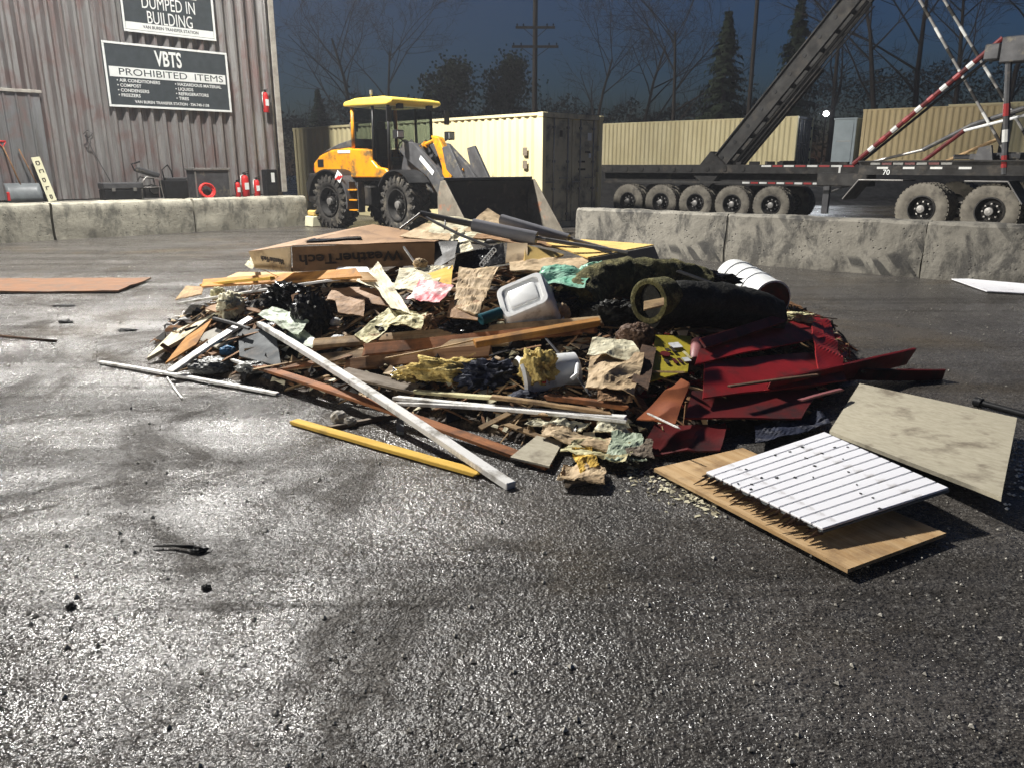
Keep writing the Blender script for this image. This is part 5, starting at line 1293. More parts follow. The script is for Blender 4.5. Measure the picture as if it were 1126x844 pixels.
bk_ = [p + Vector((0, 0.0, 0)) for p in (D2 + Vector((.35, .55, .0)), Cq + Vector((0, 0, -.25)), Cq, PK)]
cp_('back_panel', bk_, 0.006, 'card')
cp_('bottom_panel', [D2, A2, B2_, Cq + Vector((0, 0, -.25))], 0.006, 'card')
fx = (B2_ - A2).normalized(); fz = ((A - A2) + (Bq - B2_)).normalized(); fn = fx.cross(fz).normalized(); fz = fn.cross(fx)
mid = (A2 + B2_ + A + Bq) / 4
def on_card(c, x, z, s_, txt, sx, k):
    n_ = x.cross(z); n_ = n_ if n_.y < 0 else -n_
    up = -z; xx = up.cross(n_)
    return text(txt, s_, M['ink'], CI @ basis(xx, up, n_, c + n_ * k), carton, name='print', sx=sx, fat=0.003, ext=0.0005)
on_card(mid - fx * 0.12, fx, fz, 0.125, 'WeatherTech', 1.3, 0.014)
ex = (A2 - D2).normalized(); ez = (A - A2).normalized(); emid = (A2 + D2 + A + Dq) / 4
on_card(emid + ex * 0.02, ex, ez, 0.062, 'WeatherTech', 0.95, 0.014)
# strips of tape / torn edge on its top
sheet_at([PY(335, 266, 7.1), PY(398, 262.5, 7.3), PY(396, 260.5, 7.45), PY(345, 262.5, 7.45)], 0.004, M['bag'], 'torn_film', 'small dark strip of film lying on the long flat carton', 'film', crumple=0.006, n=6)
# plywood stack under the carton
sheet([(222, 316), (398, 305), (392, 296), (224, 308)], 0.02, 'ply_o', 'plywood_sheet', 'orange plywood sheet directly under the long flat carton', 'plywood', clear=0.16)
sheet([(235, 312), (415, 309), (405, 300), (262, 300)], 0.016, 'ply', 'plywood_sheet', 'pale plywood strip poking out below the orange plywood sheet', 'plywood', clear=0.10)
sheet([(193, 330), (205, 315), (224, 316), (222, 324)], 0.01, 'lumber', 'wood_offcut', 'small pale wood offcut at the left tip of the plywood stack', 'wood', clear=0.20, crumple=0.004)
sheet([(226, 340), (250, 328), (262, 340), (238, 344)], 0.01, 'card', 'cardboard_scrap', 'small brown cardboard scrap below the pale strip at left', 'cardboard', clear=0.12, crumple=0.006)
plank((195, 334), (374, 307), 0.045, 0.02, 'white', 'painted_batten', 'long pale batten sticking out left below the plywood stack', clear=0.2)
plank((222, 314), (300, 306), 0.05, 0.03, 'lumber_ye', 'batten', 'short amber batten along the edge of the orange plywood', clear=0.20)
sheet([(268, 293), (278, 280), (284, 285), (276, 298)], 0.004, 'paper', 'paper_scrap', 'little folded pale paper tucked left of the carton end', 'paper', clear=0.35, crumple=0.02, n=6)
# left side boards
sheet([(182, 400), (216, 380), (234, 352), (206, 371)], 0.014, 'ply_o', 'orange_board', 'bright orange broken board leaning at the left edge of pile', 'board', clear=0.06, crumple=0.006)
sheet([(162, 396), (205, 372), (238, 346), (190, 366)], 0.03, 'paper', 'foam_slab', 'pale slab of foam behind the orange broken board', 'foam', clear=0.03, crumple=0.004)
plank((187, 409), (276, 350), 0.085, 0.022, 'white', 'white_plank', 'short white plank leaning up rightward at the left of the pile', clear=0.07)
plank((110, 398), (306, 433), 0.042, 0.018, 'white', 'white_strip', 'thin white strip lying flat on the ground at far left', fix=(0, 1), clear=0.02)
plank((184, 415), (200, 437), 0.012, 0.006, 'white', 'white_sliver', 'tiny white sliver on the ground under the thin strip', fix=(0, 1), clear=0.01)
sheet([(214, 372), (238, 362), (262, 372), (240, 384)], 0.012, 'stone', 'plaster_piece', 'pale plaster piece between white plank and orange board', 'plaster', clear=0.05, crumple=0.01)
sheet([(264, 392), (310, 404), (302, 364), (262, 362)], 0.012, 'slate', 'grey_sheet', 'grey-blue panel leaning between the two white planks', 'panel', clear=0.06, crumple=0.006)
lump(PM(232, 402, 0.04), (0.17, 0.12, 0.06), 'greybag', 'plastic_bag', 'crumpled grey plastic film beneath the short white plank', 'bag', amp=0.3)
lump(PM(282, 404, 0.03), (0.14, 0.09, 0.04), 'greybag', 'crumpled_foil', 'crumpled silvery scrap below the grey-blue panel', 'foil', amp=0.4, freq=5)
lump(PM(250, 386, 0.05), (0.06, 0.05, 0.04), 'bluep', 'blue_scrap', 'small blue plastic scrap behind the white plank', 'plastic', amp=0.3, sub=3)
sheet([(284, 348), (330, 372), (342, 356), (300, 338)], 0.006, 'palegreen', 'green_sheet', 'pale green torn sheet beside the black sack', 'sheet', clear=0.14, crumple=0.03, n=14)
sheet([(305, 372), (345, 384), (348, 374), (330, 362)], 0.006, 'palegreen', 'green_sheet', 'smaller pale green flap below the black sack', 'sheet', clear=0.10, crumple=0.02)
lump(PM(343, 348, 0.12), (0.16, 0.13, 0.19), 'bag', 'black_sack', 'shiny black sack below the carton at left', 'bag', amp=0.25, freq=2.5)
lump(PM(315, 328, 0.10), (0.18, 0.14, 0.12), 'bag', 'black_film', 'crumpled black film under the pale batten', 'film', amp=0.4, freq=4)
plank((235, 350), (275, 362), 0.03, 0.02, 'tube_d', 'dark_lath', 'thin dark lath over the top of the orange board', clear=0.14)
lump(PM(254, 338, 0.10), (0.11, 0.10, 0.12), 'paper', 'paper_wad', 'pale crumpled paper under the batten at left', 'paper', amp=0.4, freq=4)
lump(PM(240, 324, 0.15), (0.06, 0.05, 0.06), 'paper_y', 'paper_knot', 'yellowish paper knot on the long pale batten', 'paper', amp=0.4, freq=4, sub=3)
lump(PM(368, 354, 0.05), (0.05, 0.04, 0.035), 'plast_w', 'white_cup', 'small white round scrap right of the black sack', 'plastic', amp=0.12, sub=3)
lump(PM(372, 373, 0.05), (0.06, 0.04, 0.03), 'plast_w', 'white_scrap', 'small white scrap above the brown boards at left', 'plastic', amp=0.3, sub=3)
# long white pole, brown board, yellow board
plank((286, 356), (562, 534), 0.062, 0.040, 'white', 'white_pole', 'long white post slanting down across the front of pile', 'post', fix=(1,), clear=0.10, jag=0.003)
plank((272, 399), (602, 512), 0.085, 0.022, 'lumber_or', 'brown_plank', 'long orange-brown plank on the ground crossing under white post', fix=(1,), clear=0.05)
plank((256, 396), (345, 424), 0.030, 0.018, 'white', 'white_lath', 'white lath beside the upper end of the orange-brown plank', clear=0.05)
plank((324, 463), (526, 520), 0.07, 0.022, 'lumber_ye', 'yellow_plank', 'bright yellow plank flat on the ground in front', fix=(0, 1), clear=0.02)
plank((363, 470), (440, 455), 0.035, 0.025, 'greyboard', 'grey_stick', 'short weathered grey stick behind the yellow plank', fix=(0, 1), clear=0.03)
lump(G(373, 459, 0.04), (0.055, 0.05, 0.05), 'stone', 'stone_lump', 'pale stone lump beside the grey stick', 'stone', amp=0.2, ridged=False, sub=3)
lump(G(385, 463, 0.03), (0.04, 0.035, 0.03), 'stone', 'stone_chip', 'smaller pale stone touching the stone lump', 'stone', amp=0.25, ridged=False, sub=3)
sheet([(436, 476), (444, 476), (444, 462), (436, 462)], 0.02, 'plast_g', 'grey_block', 'small grey metal bracket standing under the white post', 'bracket', fix=(0, 1), clear=0.04, n=3)
# horizontal boards across the front
plank((332, 384), (470, 372), 0.07, 0.03, 'lumber_br', 'brown_board', 'dark brown board at left behind the white post', clear=0.05)
plank((345, 378), (662, 353), 0.085, 0.035, 'lumber', 'long_board', 'uppermost long pale board across the middle of the heap', clear=0.13, roll=0.5)
plank((400, 385), (655, 360), 0.10, 0.025, 'lumber_or', 'long_board', 'long reddish board just under the uppermost pale board', clear=0.10, roll=0.7)
plank((520, 378), (658, 354), 0.06, 0.05, 'ply_o', 'stub_board', 'orange-ended board stub right of centre on top of long boards', clear=0.16, roll=0.3)
plank((345, 396), (560, 374), 0.09, 0.03, 'lumber', 'long_board', 'third long board, split and pale, left of the insulation', clear=0.08, roll=0.6)
plank((380, 402), (540, 386), 0.10, 0.03, 'lumber_br', 'long_board', 'dark rough board under the third long board', clear=0.05, roll=0.8)
plank((298, 409), (424, 394), 0.022, 0.010, 'lumber', 'pale_lath', 'thin pale lath crossing behind the white post', clear=0.06)
plank((424, 394), (530, 372), 0.022, 0.010, 'lumber', 'pale_lath', 'thin pale lath continuing up right over the split boards', clear=0.16)
sheet([(366, 412), (455, 432), (462, 424), (384, 405)], 0.02, 'greyboard', 'grey_board', 'wide weathered grey-brown board right of the white post', 'board', clear=0.07)
plank((300, 408), (346, 400), 0.04, 0.02, 'lumber_or', 'red_lath', 'short reddish lath left of the white post', clear=0.06)
plank((436, 437), (690, 459), 0.05, 0.02, 'white', 'white_trim', 'upper white trim board in the bundle at front centre', clear=0.07, fix=())
plank((437, 443), (688, 462), 0.06, 0.02, 'white', 'white_trim', 'lower white trim board in the bundle at front centre', clear=0.055)
plank((540, 436), (672, 455), 0.05, 0.02, 'lumber', 'pale_trim', 'pale yellow trim above the white bundle at front centre', clear=0.10)
plank((456, 430), (560, 438), 0.05, 0.02, 'paper_y', 'pale_trim', 'cream trim piece left of the navy bundle', clear=0.08)
plank((360, 430), (420, 441), 0.03, 0.012, 'white', 'white_lath', 'short white lath lying on the orange-brown plank', clear=0.05)
plank((600, 372), (650, 435), 0.016, 0.008, 'tube_d', 'dark_strap', 'thin dark strap running down over the white bucket', clear=0.12)
# insulation, cloth, bucket
lump(PM(498, 408, 0.07), (0.30, 0.12, 0.085), 'insul', 'insulation_wad', 'long ragged wad of yellow insulation under the split boards', 'insulation', amp=0.38, soft=True, freq=4.5, rot=(0, R(4), R(6)))
lump(PM(455, 415, 0.04), (0.14, 0.09, 0.06), 'insul', 'insulation_wad', 'smaller left wad of yellow insulation', 'insulation', amp=0.38, soft=True, freq=5)
lump(PM(592, 406, 0.16), (0.115, 0.09, 0.125), 'insul', 'insulation_wad', 'square chunk of yellow insulation against the white bucket', 'insulation', amp=0.38, soft=True, freq=4)
lump(PM(538, 413, 0.06), (0.20, 0.12, 0.10), 'navy', 'navy_cloth', 'dark navy bundle of cloth left of the white bucket', 'cloth', amp=0.4, freq=4)
lump(PM(575, 436, 0.05), (0.09, 0.06, 0.04), 'navy', 'blue_tape', 'dark blue wad at the foot of the white bucket', 'cloth', amp=0.3, sub=3)
# white bucket lying, mouth left
def bucket():
    c_ = lay([(570, 420), (640, 408)], 0.06)
    a = c_[0]; e = c_[1]; ax = (e - a).normalized(); r = empty('white_bucket', (a + e) / 2 - Vector((0, 0, 0.12)), 0, 'dented white plastic bucket lying in the middle of heap', 'bucket', PG)
    y = ax; x = Vector((0, 0, 1)).cross(y).normalized(); z = x.cross(y); T = Matrix.Translation(-r.location) @ basis(x, y, z, a + Vector((0, 0, 0.02))); L_ = (e - a).length
    b = MB(); b.lathe([(0.0, .135), (0.02, .15), (0.04, .137), (0.07, .137), (L_ * .9, .115), (L_ * .92, .10), (L_ * .9, 0.0)], 28, T, close=False); b.build('pail', M['plast_w'], r, smooth='auto')
    MB().box(T @ Vector((-.13, .12, -.02)), (0.06, 0.02, 0.06)).build('print_patch', M['red'], r)
bucket()
b = MB(); q0 = PM(631, 390, .16); q1 = PM(634, 412, .16); b.tube([tuple(q0), tuple(q0.lerp(q1, .5) + Vector((.015, 0, 0))), tuple(q1), tuple(q1 + Vector((-.03, 0, -.03)))], 0.016, 8); o = b.build('white_pipe', M['plast_w'], smooth='auto'); tag(o, 'short bent white pipe right of the bucket', 'pipe', PG)
sheet([(642, 432), (700, 440), (706, 396), (650, 388)], 0.005, 'card_l', 'paper_sack', 'crumpled tan paper sack between the bucket and yellow print', 'sack', clear=0.12, crumple=0.055, n=22, freq=3.2)
sheet([(655, 448), (694, 446), (690, 415), (660, 412)], 0.005, 'card', 'paper_sack', 'darker crumpled flap hanging from the tan paper sack', 'sack', clear=0.10, crumple=0.045, n=18, freq=4)
sheet([(645, 392), (705, 398), (695, 374), (652, 376)], 0.006, 'paper', 'cream_sheet', 'dull cream sheet over the tan paper sack', 'sheet', clear=0.16, crumple=0.03)
plank((600, 436), (690, 448), 0.06, 0.03, 'lumber_or', 'brown_offcut', 'short reddish offcut beneath the tan paper sack', clear=0.10)
sheet([(706, 380), (722, 384), (712, 430), (694, 420)], 0.012, 'charred', 'dark_board', 'dark charred board standing left of the yellow print', 'board', clear=0.14, crumple=0.01)
# paper, card and pink film in the middle
sheet([(404, 303), (416, 288), (452, 346), (430, 340)], 0.004, 'paper', 'paper_strip', 'long pale paper strip crossing diagonally below the carton', 'paper', clear=0.22, crumple=0.012, freq=5)
sheet([(392, 310), (400, 300), (440, 315), (432, 326)], 0.004, 'paper', 'paper_strip', 'shorter pale paper strip crossing under the diagonal one', 'paper', clear=0.19, crumple=0.012)
sheet([(390, 370), (404, 378), (440, 352), (430, 342)], 0.004, 'paper_y', 'paper_sheet', 'yellowish folded paper with its corner pointing lower left', 'paper', clear=0.15, crumple=0.03, n=14)
sheet([(428, 362), (466, 366), (472, 346), (430, 342)], 0.004, 'paper_y', 'paper_sheet', 'yellowish crumpled paper in the centre of the heap', 'paper', clear=0.17, crumple=0.045, n=16, freq=4)
sheet([(432, 318), (468, 328), (496, 296), (440, 296)], 0.004, 'paper', 'paper_sheet', 'large cream sheet folded above the pink film', 'paper', clear=0.21, crumple=0.03, n=14)
sheet([(446, 330), (484, 336), (500, 316), (462, 310)], 0.004, 'pink', 'pink_film', 'pink and white crumpled film in the centre', 'film', clear=0.25, crumple=0.025, n=14)
sheet([(474, 322), (496, 316), (498, 293), (470, 302)], 0.005, 'lumber_ye', 'tan_card', 'small tan card standing behind the pink film', 'cardboard', clear=0.22, crumple=0.01)
sheet([(498, 340), (524, 350), (548, 296), (506, 296)], 0.012, 'card_l', 'broken_fibreboard', 'mottled broken fibreboard left of the white tote', 'fibreboard', clear=0.17, crumple=0.025, n=16, freq=6)
sheet([(492, 350), (526, 354), (528, 330), (496, 332)], 0.006, 'card', 'card_flap', 'brown card flap at the foot of the mottled fibreboard', 'cardboard', clear=0.17, crumple=0.015)
sheet([(360, 330), (428, 338), (420, 318), (366, 318)], 0.008, 'card', 'brown_carton', 'flattened brown carton below the big one', 'cardboard', clear=0.13, crumple=0.012)
sheet([(372, 345), (400, 350), (402, 330), (368, 326)], 0.006, 'card', 'brown_flap', 'drooping brown flap left of the paper strips', 'cardboard', clear=0.15, crumple=0.02)
sheet([(366, 300), (410, 303), (404, 294), (372, 294)], 0.006, 'plast_w', 'white_tray', 'thin pale tray edge under the front of the carton', 'tray', clear=0.20)
lump(PM(472, 356, 0.14), (0.07, 0.06, 0.06), 'card', 'brown_wad', 'brown torn wad right of the yellowish paper', 'cardboard', amp=0.4, freq=4, sub=3)
lump(PM(462, 290, 0.26), (0.055, 0.045, 0.04), 'card_l', 'tan_wad', 'tan torn wad against the front of the carton', 'cardboard', amp=0.35, sub=3)
plank_at(PY(444, 272, 6.85), PY(456, 289, 6.75), 0.02, 0.01, M['white'], 'white_chip', 'small white stick leaning on the carton front', 'stick')
lump(PM(430, 366, 0.08), (0.16, 0.1, 0.06), 'bag', 'dark_film', 'dark film under the yellowish paper', 'film', amp=0.4, freq=4)
lump(PM(512, 362, 0.08), (0.20, 0.1, 0.06), 'bag', 'dark_wad', 'dark shiny wad left of the teal plastic tube', 'film', amp=0.4, freq=4)
# white tote with recessed panel
def tote():
    b3_ = PM(556, 351, .15); b2_ = PM(611, 329, .17)
    P = [PY(542, 319, b3_.y + .26), PY(589, 298, b3_.y + .24), PY(611, 329, b3_.y - .02), b3_]
    c_ = sum(P, Vector()) / 4; x = ((P[1] - P[0]) + (P[2] - P[3])).normalized(); y = ((P[0] - P[3]) + (P[1] - P[2])); z = x.cross(y).normalized(); y = z.cross(x)
    if z.dot(CAMP - c_) < 0: z = -z
    y = z.cross(x); w_ = ((P[1] - P[0]).length + (P[2] - P[3]).length) / 2; h_ = abs(((P[0] - P[3]).dot(y) + (P[1] - P[2]).dot(y)) / 2)
    r = empty('storage_tote', c_ - Vector((0, 0, 0.2)), 0, 'white plastic tote on its side showing its ribbed base, on top of the heap', 'tote', PG)
    T = Matrix.Translation(-r.location) @ basis(x, y, z, c_)
    def rr(w2, h2, rad, z_, n=6):
        out = []
        for cx_, cy_, a0 in ((w2 - rad, h2 - rad, 0), (-w2 + rad, h2 - rad, 90), (-w2 + rad, -h2 + rad, 180), (w2 - rad, -h2 + rad, 270)):
            for k in range(n + 1):
                a = R(a0 + 90 * k / n); out.append((cx_ + rad * math.cos(a), cy_ + rad * math.sin(a), z_))
        return out
    def loft(loops, cap0=True, cap1=True):
        b = MB(); n = len(loops[0]); vs = [p for l_ in loops for p in l_]; fs = []
        for i in range(len(loops) - 1):
            for k in range(n): fs.append((i*n+k, i*n+(k+1) % n, (i+1)*n+(k+1) % n, (i+1)*n+k))
        if cap1: fs.append(tuple((len(loops)-1)*n+k for k in range(n)))
        b.add(vs, fs, T); return b
    W_, H_ = w_ / 2, h_ / 2
    loft([rr(W_ * 1.1, H_ * 1.1, .05, -.26), rr(W_ * 1.02, H_ * 1.02, .06, -.03), rr(W_ * .985, H_ * .98, .06, -.008), rr(W_ * .95, H_ * .94, .055, 0), rr(W_ * .80, H_ * .76, .045, 0), rr(W_ * .77, H_ * .72, .04, -.014)]).build('tub', M['plast_w'], r, smooth='auto')
    b = loft([rr(W_ * 1.1, H_ * 1.1, .05, -.24), rr(W_ * 1.17, H_ * 1.2, .05, -.24), rr(W_ * 1.17, H_ * 1.2, .05, -.275), rr(W_ * 1.1, H_ * 1.1, .05, -.275)], cap1=False); b.build('rim', M['plast_w'], r, smooth='auto')
    loft([rr(W_ * .62, H_ * .54, .03, -.02), rr(W_ * .60, H_ * .52, .03, -.005), rr(W_ * .56, H_ * .48, .03, -.002)]).build('raised_panel', M['plast_w'], r, smooth='auto')
tote()
b = MB(); q0, q1 = PM(528, 352, .16), PM(551, 344, .16); b.tube([tuple(q0), tuple(q1)], 0.045, 14); o = b.build('teal_tube', M['teal'], smooth='auto', bevel=0.006); tag(o, 'short teal plastic tube below the white tote', 'tube', PG)
sheet([(588, 316), (640, 322), (655, 296), (596, 296)], 0.003, 'green', 'green_bag', 'crumpled translucent green bag right of the white tote', 'bag', clear=0.24, crumple=0.05, n=18, freq=4)
lump(PM(648, 299, 0.20), (0.14, 0.07, 0.06), 'green', 'green_film', 'twisted brighter green end of the plastic bag', 'bag', amp=0.35, freq=4, rot=(0, R(-20), R(10)))
lump(PM(615, 335, 0.12), (0.16, 0.10, 0.10), 'bag', 'black_film', 'black film hanging under the white tote', 'film', amp=0.3)
lump(PM(615, 345, 0.10), (0.08, 0.06, 0.08), 'card_l', 'tan_scrap', 'tan scrap at the left end of the mossy roll', 'cardboard', amp=0.3, sub=3)
# crest: cards, foam sheet and canopy frame
def crest(uvY, th, mat, name, label, cat, **kw):
    return sheet_at([PY(*q) for q in uvY], th, M[mat], name, label, cat, **kw)
crest([(440, 262, 7.5), (492, 268, 7.4), (506, 250, 8.1), (468, 246, 8.1)], 0.008, 'card_l', 'tan_sheet', 'tan mottled sheet behind the right end of the carton', 'sheet', crumple=0.015)
crest([(470, 258, 7.7), (530, 270, 7.6), (556, 246, 8.4), (480, 238, 8.3)], 0.008, 'paper', 'pale_card', 'pale card sheet beneath the left canopy tube', 'cardboard', crumple=0.02)
crest([(510, 256, 7.9), (566, 258, 7.9), (554, 240, 8.3), (536, 229, 8.4)], 0.008, 'card_l', 'peaked_card', 'peaked tan cardboard at the very top of the heap', 'cardboard', crumple=0.015)
crest([(498, 300, 7.0), (556, 290, 7.0), (554, 268, 7.2), (502, 281, 7.2)], 0.012, 'bag', 'black_sheet', 'black panel with a pale chain mark behind the paper', 'panel', crumple=0.006)
q = [PY(530 + 2.2 * k, 291 - 2.6 * k, 6.93) for k in range(7)]
b = MB()
for k, p in enumerate(q): b.tube([tuple(p + Vector((.02 * math.cos(a), 0, .022 * math.sin(a)))) for a in [i_ * .7 for i_ in range(10)]], 0.004, 4)
o = b.build('pale_chain', M['plast_w']); tag(o, 'thin pale chain lying on the black panel', 'chain', PG)
crest([(478, 298, 6.9), (500, 284, 6.9), (504, 264, 7.3), (478, 268, 7.3)], 0.006, 'blackmetal', 'dark_flap', 'dark open end flap at the right of the carton', 'flap', crumple=0.008)
crest([(498, 284, 7.1), (520, 276, 7.1), (512, 256, 7.5), (496, 262, 7.5)], 0.006, 'paper', 'pale_paper', 'crumpled pale green-white paper right of the carton', 'paper', crumple=0.03)
crest([(556, 290, 7.0), (580, 288, 7.0), (580, 268, 7.2), (558, 268, 7.2)], 0.01, 'card_l', 'tan_card', 'dull tan card standing between black panel and yellow wedge', 'cardboard', crumple=0.008)
crest([(576, 290, 6.95), (600, 288, 7.05), (620, 281, 7.3), (577, 270, 7.2)], 0.02, 'foam', 'yellow_wedge', 'yellow wedge-shaped board left of the big yellow sheet', 'board', crumple=0.005)
crest([(520, 262, 7.7), (620, 276, 7.6), (640, 268, 8.2), (540, 252, 8.2)], 0.01, 'card', 'brown_sheet', 'brown cardboard under the canopy tubes', 'cardboard', crumple=0.02)
crest([(560, 300, 6.7), (640, 300, 6.7), (650, 286, 7.1), (560, 286, 7.1)], 0.012, 'card_l', 'wet_card', 'wet tan card layer above the white tote', 'cardboard', crumple=0.02)
# big yellow-topped sheet with grey face
fb = empty('foam_board', PY(648, 298, 6.95) - Vector((0, 0, 0.02)), 0, 'large yellow-topped board with a grey front face at the back right of heap', 'board', PG)
FI = Matrix.Translation(fb.location).inverted()
P0, P1, P2, P3 = PY(646, 284, 7.0), PY(719, 270, 7.35), PY(640, 264, 8.3), PY(600, 268, 7.8)
o = sheet_at([FI @ p for p in (P0, P1, P2, P3)], 0.012, M['foam'], 'top_face', None, n=6, crumple=0.003, seed=3); o.parent = fb
o = sheet_at([FI @ p for p in (PY(649, 299, 6.99), PY(727, 291, 7.34), P1 + Vector((0, -.004, -.008)), P0 + Vector((0, -.004, -.008)))], 0.01, M['greyface'], 'front_face', None, n=4, seed=4); o.parent = fb
# canopy frame: grey tubes
cf = empty('canopy_frame', PY(560, 262, 7.4), 0, 'bent grey tube canopy frame lying across the top of heap', 'frame', PG)
CFI = Matrix.Translation(cf.location).inverted()
def ct_(name, pts, r_, mat):
    b = MB(); b.tube([CFI @ PY(*p) for p in pts], r_, 10); return b.build(name, M[mat], cf, smooth='auto')
ct_('tube', [(462, 235, 7.6), (500, 243, 7.55), (530, 249, 7.5)], 0.030, 'tube_d')
ct_('sleeve', [(520, 247.5, 7.52), (590, 262, 7.35)], 0.062, 'tube')
ct_('tube', [(590, 262, 7.36), (690, 278, 7.15)], 0.020, 'steel')
ct_('sleeve', [(551, 241, 7.9), (625, 263, 7.6)], 0.050, 'tube')
ct_('tube', [(620, 261, 7.62), (680, 277, 7.4)], 0.018, 'steel')
ct_('strut', [(462, 235, 7.58), (440, 252, 7.3)], 0.012, 'steel')
ct_('strut', [(462, 236, 7.6), (505, 258, 7.3), (540, 272, 7.15)], 0.014, 'tube_d')
ct_('strut', [(490, 241, 7.55), (489, 252, 7.4)], 0.008, 'tube_d')
ct_('strut', [(600, 263, 7.3), (650, 272, 7.2), (676, 280, 7.1)], 0.012, 'tube_d')
# mossy rolls
roll_of([PM(634, 336, .10), PM(655, 314, .14), PM(690, 305, .16), PM(735, 306, .16), PM(775, 318, .1)], 0.15, 'moss', 'mossy_roll', 'thick mossy green carpet roll arching over the right of heap', amp=0.16, n=48, m=90)
roll_of([PM(712, 338, .24), PM(760, 334, .24), PM(815, 340, .20), PM(850, 352, .14)], 0.165, 'rollblack', 'black_roll', 'black wet carpet roll lying in front of the white drum', amp=0.10)
def ring_end():
    c_ = PM(722, 330, .30); b = MB(); ax = (PM(715, 332, .30) - PM(760, 330, .3)).normalized(); ax = (ax + Vector((0, -.45, 0))).normalized()
    x = Vector((0, 0, 1)).cross(ax).normalized(); z = x.cross(ax)
    b.lathe([(-.10, .165), (.10, .165), (.105, .15), (.10, .125), (-.10, .125)], 26, basis(x, ax, z, (0, 0, 0)), close=False)
    return put(b, 'roll_core', M['moss'], Matrix.Translation(c_), 'open end of a mossy roll showing a dark hollow', 'roll', smooth='auto')
ring_end()
sheet([(708, 341), (730, 336), (730, 328), (708, 332)], 0.01, 'lumber', 'wood_stub', 'short tan slat across the hollow roll end', 'wood', clear=0.42, n=4)
lump(PM(770, 308, 0.12), (0.34, 0.16, 0.08), 'bag', 'black_sheeting', 'loose black sheeting draped over the carpet rolls', 'sheeting', amp=0.3, freq=3.5)
plank((745, 298), (800, 318), 0.05, 0.015, 'black', 'black_batten', 'black batten on the loose sheeting left of the drum', clear=0.3)
lump(PM(670, 350, 0.06), (0.22, 0.12, 0.12), 'rollblack', 'dark_tangle', 'dark tangle beneath the mossy roll', 'tangle', amp=0.5, freq=4)
# white drum
def drum():
    a = PY(803, 303, 7.75); e = PY(848, 331, 7.0); ax = (e - a).normalized(); x = Vector((0, 0, 1)).cross(ax).normalized(); z = x.cross(ax)
    r = empty('white_drum', (a + e) / 2 - Vector((0, 0, .22)), 0, 'white ribbed plastic drum lying on the right shoulder of heap', 'drum', PG)
    T = Matrix.Translation(-r.location) @ basis(x, ax, z, a); L_ = (e - a).length; q = 0.185
    b = MB(); b.lathe([(0, q * .86), (.02, q * .93), (.05, q * .93), (.055, q * .97), (.15, q * .97), (.155, q * 1.035), (.18, q * 1.035), (.185, q * .98), (.33, q * .98), (.335, q * 1.05), (.36, q * 1.05), (.365, q), (.5, q), (.505, q * 1.04), (.53, q * 1.04), (.535, q), (L_ - .03, q * 1.0), (L_ - .02, q * 1.05), (L_, q * 1.05), (L_ + .005, q * .98)], 36, T); b.build('shell', M['plast_w'], r, smooth='auto')
    b = MB(); b.lathe([(L_ + .004, q * .97), (L_ + .012, q * .95), (L_ + .006, q * .8), (L_ + .006, .0)], 30, T, close=False); b.build('lid', M['maroon'], r, smooth='auto')
    MB().box(T @ Vector((0.02, .28, q * 1.0)), (0.05, .04, 0.012)).build('dark_mark', M['rubber'], r)
drum()
# red plastic at the right
sheet([(764, 402), (905, 372), (900, 348), (770, 380)], 0.012, 'redp', 'red_sheet', 'large glossy dark red panel at the right of heap', 'panel', clear=0.16, crumple=0.018, freq=0.9, n=10)
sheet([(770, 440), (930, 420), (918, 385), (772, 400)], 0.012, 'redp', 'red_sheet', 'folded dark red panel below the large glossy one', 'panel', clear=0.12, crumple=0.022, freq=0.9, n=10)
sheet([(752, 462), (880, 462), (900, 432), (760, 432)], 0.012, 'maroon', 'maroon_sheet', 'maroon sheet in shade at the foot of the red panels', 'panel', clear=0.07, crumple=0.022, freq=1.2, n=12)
sheet([(900, 412), (926, 400), (910, 352), (890, 356)], 0.012, 'redp', 'red_corner', 'bent red corner piece at the right end of red panels', 'panel', clear=0.16, crumple=0.02, n=12)
sheet([(700, 462), (742, 466), (758, 425), (748, 418)], 0.008, 'rust', 'rusty_sheet', 'curved rusty brown sheet left of the red panels', 'sheet', clear=0.16, crumple=0.02, n=14)
plank((746, 470), (712, 454), 0.012, 0.008, 'white', 'pale_wire', 'thin pale wire across the rusty brown sheet', clear=0.2)
plank((772, 378), (860, 350), 0.08, 0.02, 'maroon', 'maroon_board', 'maroon board above the large red panel', clear=0.22, roll=0.7)
plank((842, 428), (1000, 392), 0.16, 0.022, 'redp', 'red_board', 'red board sticking out far to the right', clear=0.10, roll=-1.15)
plank((905, 410), (1038, 412), 0.10, 0.02, 'maroon', 'maroon_board', 'dark maroon board end beyond the red board', clear=0.04, roll=-1.2, fix=())
plank((880, 440), (925, 428), 0.03, 0.012, 'pinkp', 'pink_lath', 'thin pinkish lath under the red board', clear=0.16)
plank((800, 425), (900, 412), 0.03, 0.012, 'charred', 'dark_lath', 'dark lath in front of the folded red panel', clear=0.2)
lump(PM(876, 350, 0.16), (0.13, 0.07, 0.045), 'paper_y', 'yellow_wrapper', 'pale yellow torn wrapper on top of the red panels', 'wrapper', amp=0.5, freq=4)
plank((862, 345), (920, 351), 0.014, 0.008, 'charred', 'twig', 'thin dark twig by the yellow wrapper', 'twig', clear=0.22)
lump(PM(916, 369, 0.10), (0.05, 0.04, 0.02), 'pinkp', 'pink_scrap', 'small pink-white scrap right of the red panels', 'plastic', amp=0.3, sub=3)
